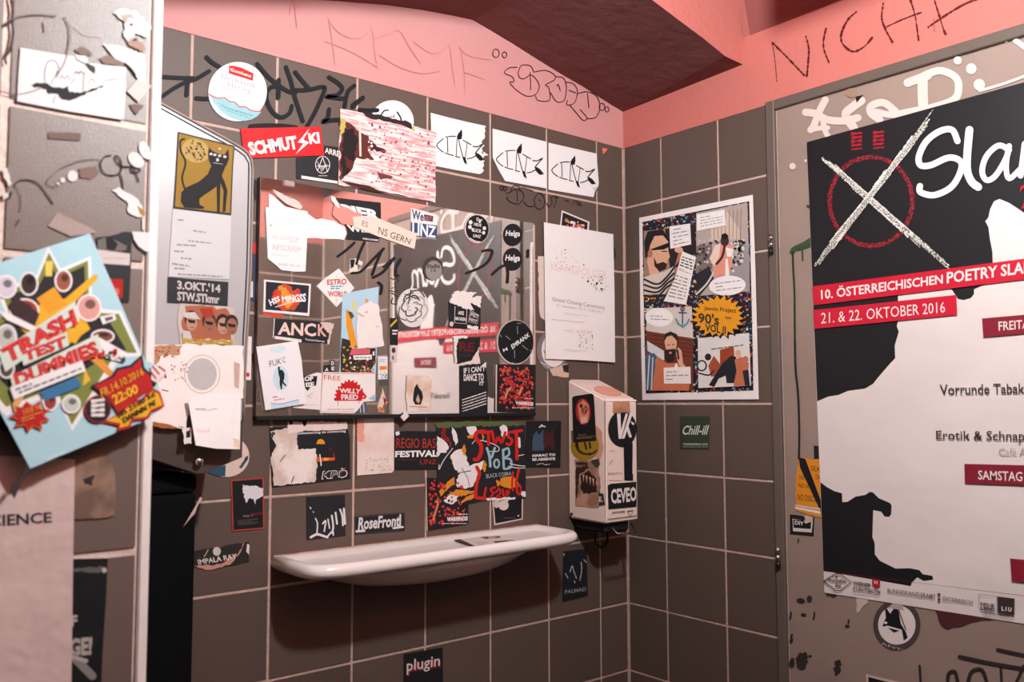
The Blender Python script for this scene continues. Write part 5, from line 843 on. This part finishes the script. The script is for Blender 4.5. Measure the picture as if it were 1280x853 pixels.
s.poly(jag([(60,302),(190,300),(180,340),(100,345),(70,400),(58,380)], 6, 18, 3), (222,160,120)); s.specks([(70,310),(180,310),(170,350),(75,360)], 40, 5, [(200,90,70),(226,190,160)], 3, sides=5); s.poly(jag([(48,610),(140,628),(200,640),(120,642),(46,628)], 4, 14, 3), (196,110,60)); s.ring(270,420,72,78,3,(214,200,198)); s.disc(270,420,60,66,(224,212,210)); s.specks([(140,370),(220,370),(210,460),(150,450)], 18, 5, [(226,170,170),(214,120,120)], 5, sides=5); s.line([(105,484),(130,490)], 4, (120,90,84)); s.poly([(400,370),(425,378),(420,480),(402,470)], (236,196,180)); s.done()
s = stk('torn_paper', 'small red and white striped shred at the left of the dispenser front', 'paper scrap', BX, T2, jag([(58,392),(90,385),(120,405),(118,425),(95,450),(60,430)], 3, 14, 3), (230,200,196), off=.0020)
for k in range(4): s.line([(64+k*16,385+k*4),(84+k*12,410+k*8)], 6, (176,50,52), curve=False)
s.done()
s = stk('sticker', 'little torn white sticker with black mark beside the hanging paper', 'sticker', Pl((0,-.1535,0),(0,-1,0)), T2, jag([(190,640),(228,640),(228,705),(198,708)], 3, 12, 3), (220,204,200)); s.poly([(205,655),(220,650),(222,678),(205,682)], BLACK); s.done()
s = stk('note', 'white sheet hanging off the dispenser front over the dark chin', 'note', Pl((0,-.160,0),(0,-1,0)), T2, [(212,522),(300,500),(430,496),(428,600),(425,728),(330,726),(244,712),(232,640)], paper((234,224,221), .4), th=.0006)
s.tiny([(236,552),(340,556),(340,578),(236,574)], 1, (190,178,180), 2, .4); s.text('boof', [(250,640),(302,644),(300,662),(250,658)], (230,180,180)); s.line([(290,570),(330,560)], 3, (170,160,164)); s.poly(jag([(395,680),(424,690),(424,724),(400,716)], 3, 10, 3), (226,196,170)); s.done()
# ================================================================== PIER
P1 = (0,0,4.738); P2 = (0,160,5.3333)
s = stk('graffiti', 'thin black pen loops and strokes on the pier tiles', None, PR, P2, None, BLACK, parent=pw, off=.0004)
for pts, w_, c_ in (([(95,385),(130,352),(200,350),(255,375),(300,430),(352,505)],9,(52,42,42)), ([(95,385),(125,430),(138,500),(132,560)],5,(70,58,56)), ([(128,610),(105,655)],7,(70,58,56)), ([(378,398),(320,385),(315,350),(400,275),(520,225),(600,212),(668,215)],5,(92,76,72)),
                    ([(738,185),(695,195),(668,245),(690,300),(750,318),(800,295),(808,240),(790,195),(765,190),(775,225),(815,258),(870,258)],9,(50,40,42)), ([(795,300),(812,350),(818,412)],9,(50,40,42)), ([(870,258),(900,262),(935,285),(895,300),(870,285),(885,260),(925,360)],9,(50,40,42)), ([(75,430),(62,470)],12,(50,42,42))): s.line(pts, w_, c_)
s.v = P1
for pts, w_, c_ in (([(60,-10),(72,60),(68,120),(75,200),(55,300),(30,340),(35,378)],16,(64,54,52)), ([(25,150),(60,120),(130,98),(230,88),(330,98)],8,(120,98,90)), ([(380,105),(410,160),(408,260),(380,370),(330,460)],8,(130,108,100)), ([(-5,540),(80,562),(160,552),(240,525)],6,(96,80,76)), ([(440,155),(500,205),(600,218)],4,(190,170,164)), ([(262,130),(268,185)],10,(170,150,142)), ([(30,150),(75,125)],18,(60,50,50))): s.line(pts, w_, c_)
s.done()
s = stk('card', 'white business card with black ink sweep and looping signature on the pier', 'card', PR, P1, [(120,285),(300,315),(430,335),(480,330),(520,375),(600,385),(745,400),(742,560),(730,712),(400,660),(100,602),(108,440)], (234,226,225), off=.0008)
s.poly(jag([(182,505),(210,492),(280,496),(330,520),(370,525),(400,510),(412,548),(470,552),(560,525),(610,508),(612,514),(540,545),(470,575),(400,598),(365,592),(340,560),(300,556),(285,560),(270,530),(200,522)], 6, 14, 3), (38,32,34))
for pts, w_ in (([(330,460),(345,400),(320,362),(280,370),(262,430),(265,490)],5), ([(300,500),(330,440),(350,400)],4), ([(350,470),(365,450),(380,470),(400,450),(412,480)],4), ([(440,440),(450,425),(462,440),(475,425),(490,440)],6), ([(500,425),(492,480),(490,540)],5), ([(415,500),(440,470)],4), ([(520,500),(540,470),(560,490)],3), ([(615,480),(700,470)],3), ([(328,570),(310,612)],3)): s.line(pts, w_, (110,88,84))
s.done()
s = stk('torn_paper', 'torn white scrap with dark corner overlapping the signature card top', 'paper scrap', PR, P1, [(445,330),(500,335),(520,365),(500,380),(450,352)], (240,236,234), off=.002); s.poly([(500,372),(560,400),(562,438),(530,415)], (70,66,70)); s.done()
s = stk('stain', 'brown glue stain patches on the pier tile above the signature card', None, PR, P1, None, (170,146,132), parent=pw, off=.0002); s.poly(jag([(440,290),(490,275),(540,310),(545,335),(470,325)], 6, 14, 3), (132,110,100)); s.poly(jag([(580,350),(640,330),(740,370),(730,395),(620,380)], 6, 14, 5), (140,116,104)); s.poly(jag([(760,620),(850,625),(810,680)], 6, 14, 5), (126,102,92)); s.v = P2; s.poly([(320,28),(540,34),(535,86),(322,72)], (124,100,90)); s.poly(jag([(520,270),(640,250),(660,300),(600,345),(530,330)], 8, 18, 4), (136,108,98)); s.done()
s = stk('torn_paper', 'crumpled whitish sticker remnant at the top of the pier', 'paper scrap', PR, P1, jag([(670,80),(720,50),(800,60),(870,140),(900,165),(870,225),(800,200),(760,250),(730,215),(740,130)], 9, 18, 6), (222,208,202), off=.0008); s.poly(jag([(700,90),(780,80),(790,120),(740,140)], 6, 12, 4), (186,166,154)); s.disc(770,125,18,16,(242,240,238)); s.disc(775,148,10,8,(60,50,50)); s.disc(800,238,12,10,(70,56,52)); s.poly(jag([(740,240),(850,250),(860,310),(760,270)], 8, 14, 3), (176,140,120)); s.done()
s = stk('torn_paper', 'torn white sticker strip with black line below the crumpled remnant', 'paper scrap', PR, P1, [(608,262),(700,272),(860,330),(862,500),(820,480),(780,420),(740,378),(680,352)], (232,222,218), off=.001); s.line([(738,376),(775,410),(800,445)], 9, (50,44,46)); s.done()
s = stk('tape', 'square of clear yellowed tape at the right of the signature card', 'tape', PR, P1, [(810,472),(895,510),(818,608),(750,545)], (214,198,188), off=.0012); s.done()
SCR = 'white paper shreds on the pier'
s = stk('torn_paper', 'three white petal-like paper shreds near the pier edge', 'paper scrap', PR, P2, ell(905,215,62,42,45,20), (228,216,212), off=.0008); s.poly(ell(962,150,34,62,-22,18), (236,228,226)); s.disc(992,190,24,22,(236,228,226)); s.done()
s = stk('torn_paper', 'long white shred with ochre tip on the pier above the collage card', 'paper scrap', PR, P2, jag([(745,415),(790,395),(860,440),(920,480),(945,520),(960,600),(900,590),(848,560),(850,500)], 5, 16, 4), (236,228,224), off=.0008); s.poly([(910,515),(965,560),(960,595),(930,575)], (176,140,60)); s.poly([(945,600),(965,600),(965,680),(945,680)], (232,220,214)); s.done()
s = stk('torn_paper', 'round white paper crumb in the middle of the pier tile', 'paper scrap', PR, P2, jag(ell(482,322,34,38,0,12), 4, 12, 2), (232,222,220), off=.0006); s.done()
s = stk('torn_paper', 'pair of tiny white paper crumbs beside the round crumb', 'paper scrap', PR, P2, ell(416,350,16,18,0,10), (230,218,214), off=.0006); s.disc(388,372,10,9,(230,218,214)); s.done()
s = stk('torn_paper', 'white shred at the left frame edge, upper one on the pier', 'paper scrap', PR, P2, jag([(15,270),(45,265),(78,370),(60,390),(30,340)], 5, 14, 3), (232,222,218), off=.0006); s.done()
s = stk('torn_paper', 'white shred at the left frame edge, below the upper shred', 'paper scrap', PR, P2, jag([(8,440),(50,430),(58,460),(20,480)], 5, 12, 3), (228,216,212), off=.0006); s.disc(8,415,12,12,(220,206,200)); s.done()
s = stk('tape', 'wrinkled translucent tape strip above the collage card corner', 'tape', PR, P2, [(380,562),(470,605),(600,665),(640,700),(470,725),(318,655)], (176,152,142), off=.0006)
for k in range(4): s.line([(370+k*36,590+k*14),(345+k*36,650+k*12)], 3, (196,174,164), curve=False)
s.done()
s = stk('sticker', 'white quarter-round label at the pier edge beside the collage card', 'sticker', PR, P2, [(878,692),(1010,700),(1000,835),(960,820),(920,790),(890,745)], (236,230,228), off=.0012); s.line([(888,748),(920,795),(965,830)], 7, (50,44,44)); s.done()
s = stk('flyer', 'dark torn flyer with white stripe and red photo behind the collage card', 'flyer', PR, (120,250,8.533), jag([(0,400),(150,385),(300,340),(378,345),(372,700),(350,1090),(50,1090)], 3, 30, 3, skip=(3,4)), (30,29,31), off=.0006)
s.poly(jag([(10,430),(80,400),(220,440),(330,490),(320,540),(230,545),(20,540)], 8, 20, 4), (120,110,104)); s.poly([(100,410),(160,400),(230,470),(200,540),(110,530)], (34,30,32)); s.poly([(0,530),(360,575),(355,700),(60,680)], (228,210,204)); s.tiny((70,610,330,640), 1, (206,180,174)); s.poly([(100,840),(285,850),(280,1050),(120,1040)], (196,30,26)); s.disc(210,980,36,40,(226,120,90)); s.done()
# collage card, standing off the pier
CC = Pl((0,-.434,0),(0,-1,0)); AV = (0,280,2.6636)
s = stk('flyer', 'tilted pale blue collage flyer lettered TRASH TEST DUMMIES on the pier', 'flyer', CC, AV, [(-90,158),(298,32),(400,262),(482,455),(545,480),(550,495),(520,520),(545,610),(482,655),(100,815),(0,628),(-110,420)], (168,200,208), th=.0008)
RB, OL, YB = (178,32,32), (122,126,60), (222,164,40)
def P_(pts, m_): s.poly(pts, m_, 'print')
P_([(160,75),(200,150),(302,108),(306,280),(402,290),(470,440),(400,445),(240,690),(180,560),(20,640),(-60,560),(-20,480),(-60,330),(20,300),(-30,190),(110,200)], WHITE)
P_([(162,95),(198,165),(292,122),(296,295),(395,300),(455,430),(385,430),(238,670),(185,545),(20,610),(-40,540),(0,480),(-40,330),(30,300),(0,210),(115,210)], OL)
P_([(165,140),(195,180),(280,140),(285,300),(360,320),(420,420),(370,430),(200,540),(60,580),(0,520),(10,470),(-10,340),(50,310),(30,230),(120,220)], (44,38,40))
P_([(60,340),(150,250),(240,250),(300,350),(230,400),(120,400)], YB); P_([(120,250),(180,210),(220,270),(160,300)], (222,150,40)); P_([(215,250),(310,170),(326,170),(322,186),(250,260),(230,300)], YB); P_([(210,380),(290,340),(250,400)], YB); P_([(260,420),(330,440),(380,500),(370,515),(320,470)], (222,140,60)); P_([(280,480),(300,520),(275,540)], (222,170,60)); P_([(150,125),(175,125),(172,175),(150,175)], (226,190,90))
for x_, y_, rx, ry, c_ in ((95,200,26,34,(60,40,36)), (210,190,24,32,(150,84,64)), (80,290,44,36,(150,60,44)), (295,280,36,40,(214,150,140)), (20,210,30,34,(206,190,200)), (20,380,30,40,(190,180,176)), (340,375,34,18,(120,70,56)), (165,590,20,28,(150,60,50)), (235,600,26,26,(190,190,180)), (20,480,22,30,(80,70,60))): s.disc(x_, y_, rx+6, ry+6, WHITE, part='print', n=18); s.disc(x_, y_, rx, ry, c_, part='print', n=18); s.disc(x_+4, y_-ry*.3, rx*.5, ry*.4, tuple(int(v*.55) for v in c_), part='print', n=10)
P_([(28,272),(50,240),(130,300),(110,350),(50,320)], (60,40,40)); P_([(330,310),(380,300),(384,320),(340,336)], WHITE); P_([(345,314),(372,308),(374,318),(350,326)], (100,70,90))
P_([(-10,290),(30,300),(130,350),(180,320),(190,350),(130,370),(20,320)], WHITE); P_([(300,370),(330,380),(420,430),(420,445),(350,430)], WHITE); s.specks([(330,410),(420,430),(410,455),(340,450)], 18, 9, [(190,50,50),(230,220,216),(60,50,50)], 3, 'print', 5)
P_([(130,560),(250,510),(270,540),(150,590)], (60,110,150)); P_([(40,600),(60,560),(80,570),(48,630)], (214,160,100))
P_(burst(100,640,72,56,9,.62,.3), (196,90,40)); P_(burst(98,638,66,50,9,.62,.3), RB)
P_([(300,540),(370,505),(385,480),(430,470),(470,435),(478,480),(500,500),(515,540),(480,560),(440,590),(400,640),(350,580)], (36,30,34)); P_([(310,538),(375,512),(390,488),(436,478),(465,448),(470,486),(494,504),(506,545),(470,570),(430,600),(395,640),(355,576)], RB)
P_([(340,660),(395,630),(420,600),(470,580),(500,545),(530,560),(545,608),(505,625),(490,650),(440,655),(430,680),(385,690),(392,672)], RB); P_([(352,656),(400,634),(425,606),(475,586),(505,556),(524,566),(538,604),(500,618),(484,642),(434,648),(424,672),(394,680),(398,664)], YB)
s.disc(323,617,44,46,(150,30,34),part='print'); s.disc(323,617,40,42,(36,30,34),part='print')
for k in range(4): s.line([(300,592+k*15),(345,585+k*17)], 11, OFFW, rough=.35, curve=False, seed=k, part='print')
P_([(500,472),(552,478),(552,494),(520,530),(500,520)], (226,206,200)); s.line([(505,476),(525,500)], 6, RB, 'print'); s.line([(525,476),(545,490)], 6, RB, 'print'); s.line([(500,495),(515,515)], 6, RB, 'print')
for tt, q_, bo in (('TRASH', [(0,418),(240,282),(256,332),(22,470)], .04), ('TEST', [(70,428),(214,372),(222,408),(80,462)], .04), ('DUMMIES', [(40,502),(314,388),(330,434),(52,548)], .04)):
    cx_ = sum(p[0] for p in q_)/4; cy_ = sum(p[1] for p in q_)/4
    s.poly([(cx_+(p[0]-cx_)*1.06, cy_+(p[1]-cy_)*1.25) for p in q_], (206,210,196), 'lettering'); s.text(tt, q_, RB, bo+.02)
    s.text(tt, [(cx_+(p[0]-cx_)*.99+1, cy_+(p[1]-cy_)*.9+1) for p in q_], (214,60,56), .0)
P_([(30,545),(270,455),(282,490),(44,585)], WHITE); s.tiny([(44,548),(262,468),(270,486),(50,574)], 2, (110,100,104), 3, .55)
s.text('FR.14.10.2016', [(328,552),(470,478),(476,502),(336,580)], (226,150,50), .02); s.text('22:00', [(366,572),(450,532),(458,562),(378,604)], (232,170,50), .03); s.text('BIS 23:00 5€', [(384,628),(512,556),(516,572),(392,646)], (60,44,30), .02); s.text('DANNN 7€', [(402,644),(512,584),(516,602),(410,664)], (60,44,30), .03)
s.text('DIESE 99!', [(70,620),(132,600),(134,616),(74,636)], (230,150,60)); s.tiny([(66,644),(140,620),(142,640),(70,662)], 2, (230,140,60)); s.tiny([(150,780),(260,730),(262,742),(152,794)], 1, (196,214,218), 3, .5); s.done()
fp = box('foam_pad', (0,0,0), (.10,.016,.12), mat(BLACK, .8, .1, key='black_foam')); fp.location = (-1.42, -.4295, z(.58)); tag(fp, 'black foam pad holding the collage flyer off the pier tiles', 'pad')
# paper under it
s = stk('poster', 'pale pink crumpled poster ending in the word SCIENCE at the lower left', 'poster', PR, (0,426,3.9875), [(-300,560),(372,592),(362,1140),(352,1900),(-300,1900)], paper((204,174,168), .6), off=.001)
s.text('SCIENCE', [(-100,872),(256,854),(258,908),(-100,934)], (44,38,42), .03); s.done()
s = stk('tape', 'dark twisted bit of tape dangling from the collage flyer corner', 'tape', CC, (0,426,3.9875), [(130,625),(150,640),(110,690),(95,730),(72,788),(50,760),(52,715),(85,700),(110,665)], (58,46,48), off=.001); s.done()
s = stk('torn_paper', 'brown weathered paper remnant on the pier below the collage flyer', 'paper scrap', PR, (0,426,3.9875), jag([(370,600),(440,570),(500,540),(560,600),(575,700),(570,870),(500,885),(368,890)], 5, 26, 6), mat((150,116,98), .8, .2, .3, 24, c2=(112,86,74), key='weathered_paper'), off=.0006); s.poly(jag([(410,690),(470,670),(460,720),(420,715)], 5, 12, 3), (60,46,44)); s.done()
s = stk('poster', 'black poster with torn white capitals GE at the bottom of the pier', 'poster', PR, (0,640,4), [(350,236),(538,232),(530,420),(512,700),(500,1000),(340,1000)], (24,23,26), off=.0006)
s.poly(jag([(355,282),(420,280),(500,270),(535,290),(480,305),(360,296)], 6, 14, 3), (110,104,102)); s.disc(520,292,13,14,(214,200,192),n=10); s.text('F', [(354,518),(386,516),(386,572),(354,574)], (206,190,182), .04); s.text('GE!', [(344,632),(462,622),(456,716),(348,724)], (196,182,174), .05); s.line([(370,730),(410,770),(460,820)], 42, (150,142,136)); s.line([(360,725),(430,745)], 20, (196,186,180)); s.done()
s = stk('torn_paper', 'pale sliver of paper hanging below the towel dispenser chin', 'paper scrap', Pl((0,-.104,0),(0,-1,0)), (180,520,7.11), [(498,720),(520,735),(475,800),(450,870),(420,900),(345,990),(350,985),(440,830)], (190,160,148), th=.0006); s.done()
for o_ in list(bpy.data.objects):
    if o_.type == 'FONT': bpy.data.objects.remove(o_)
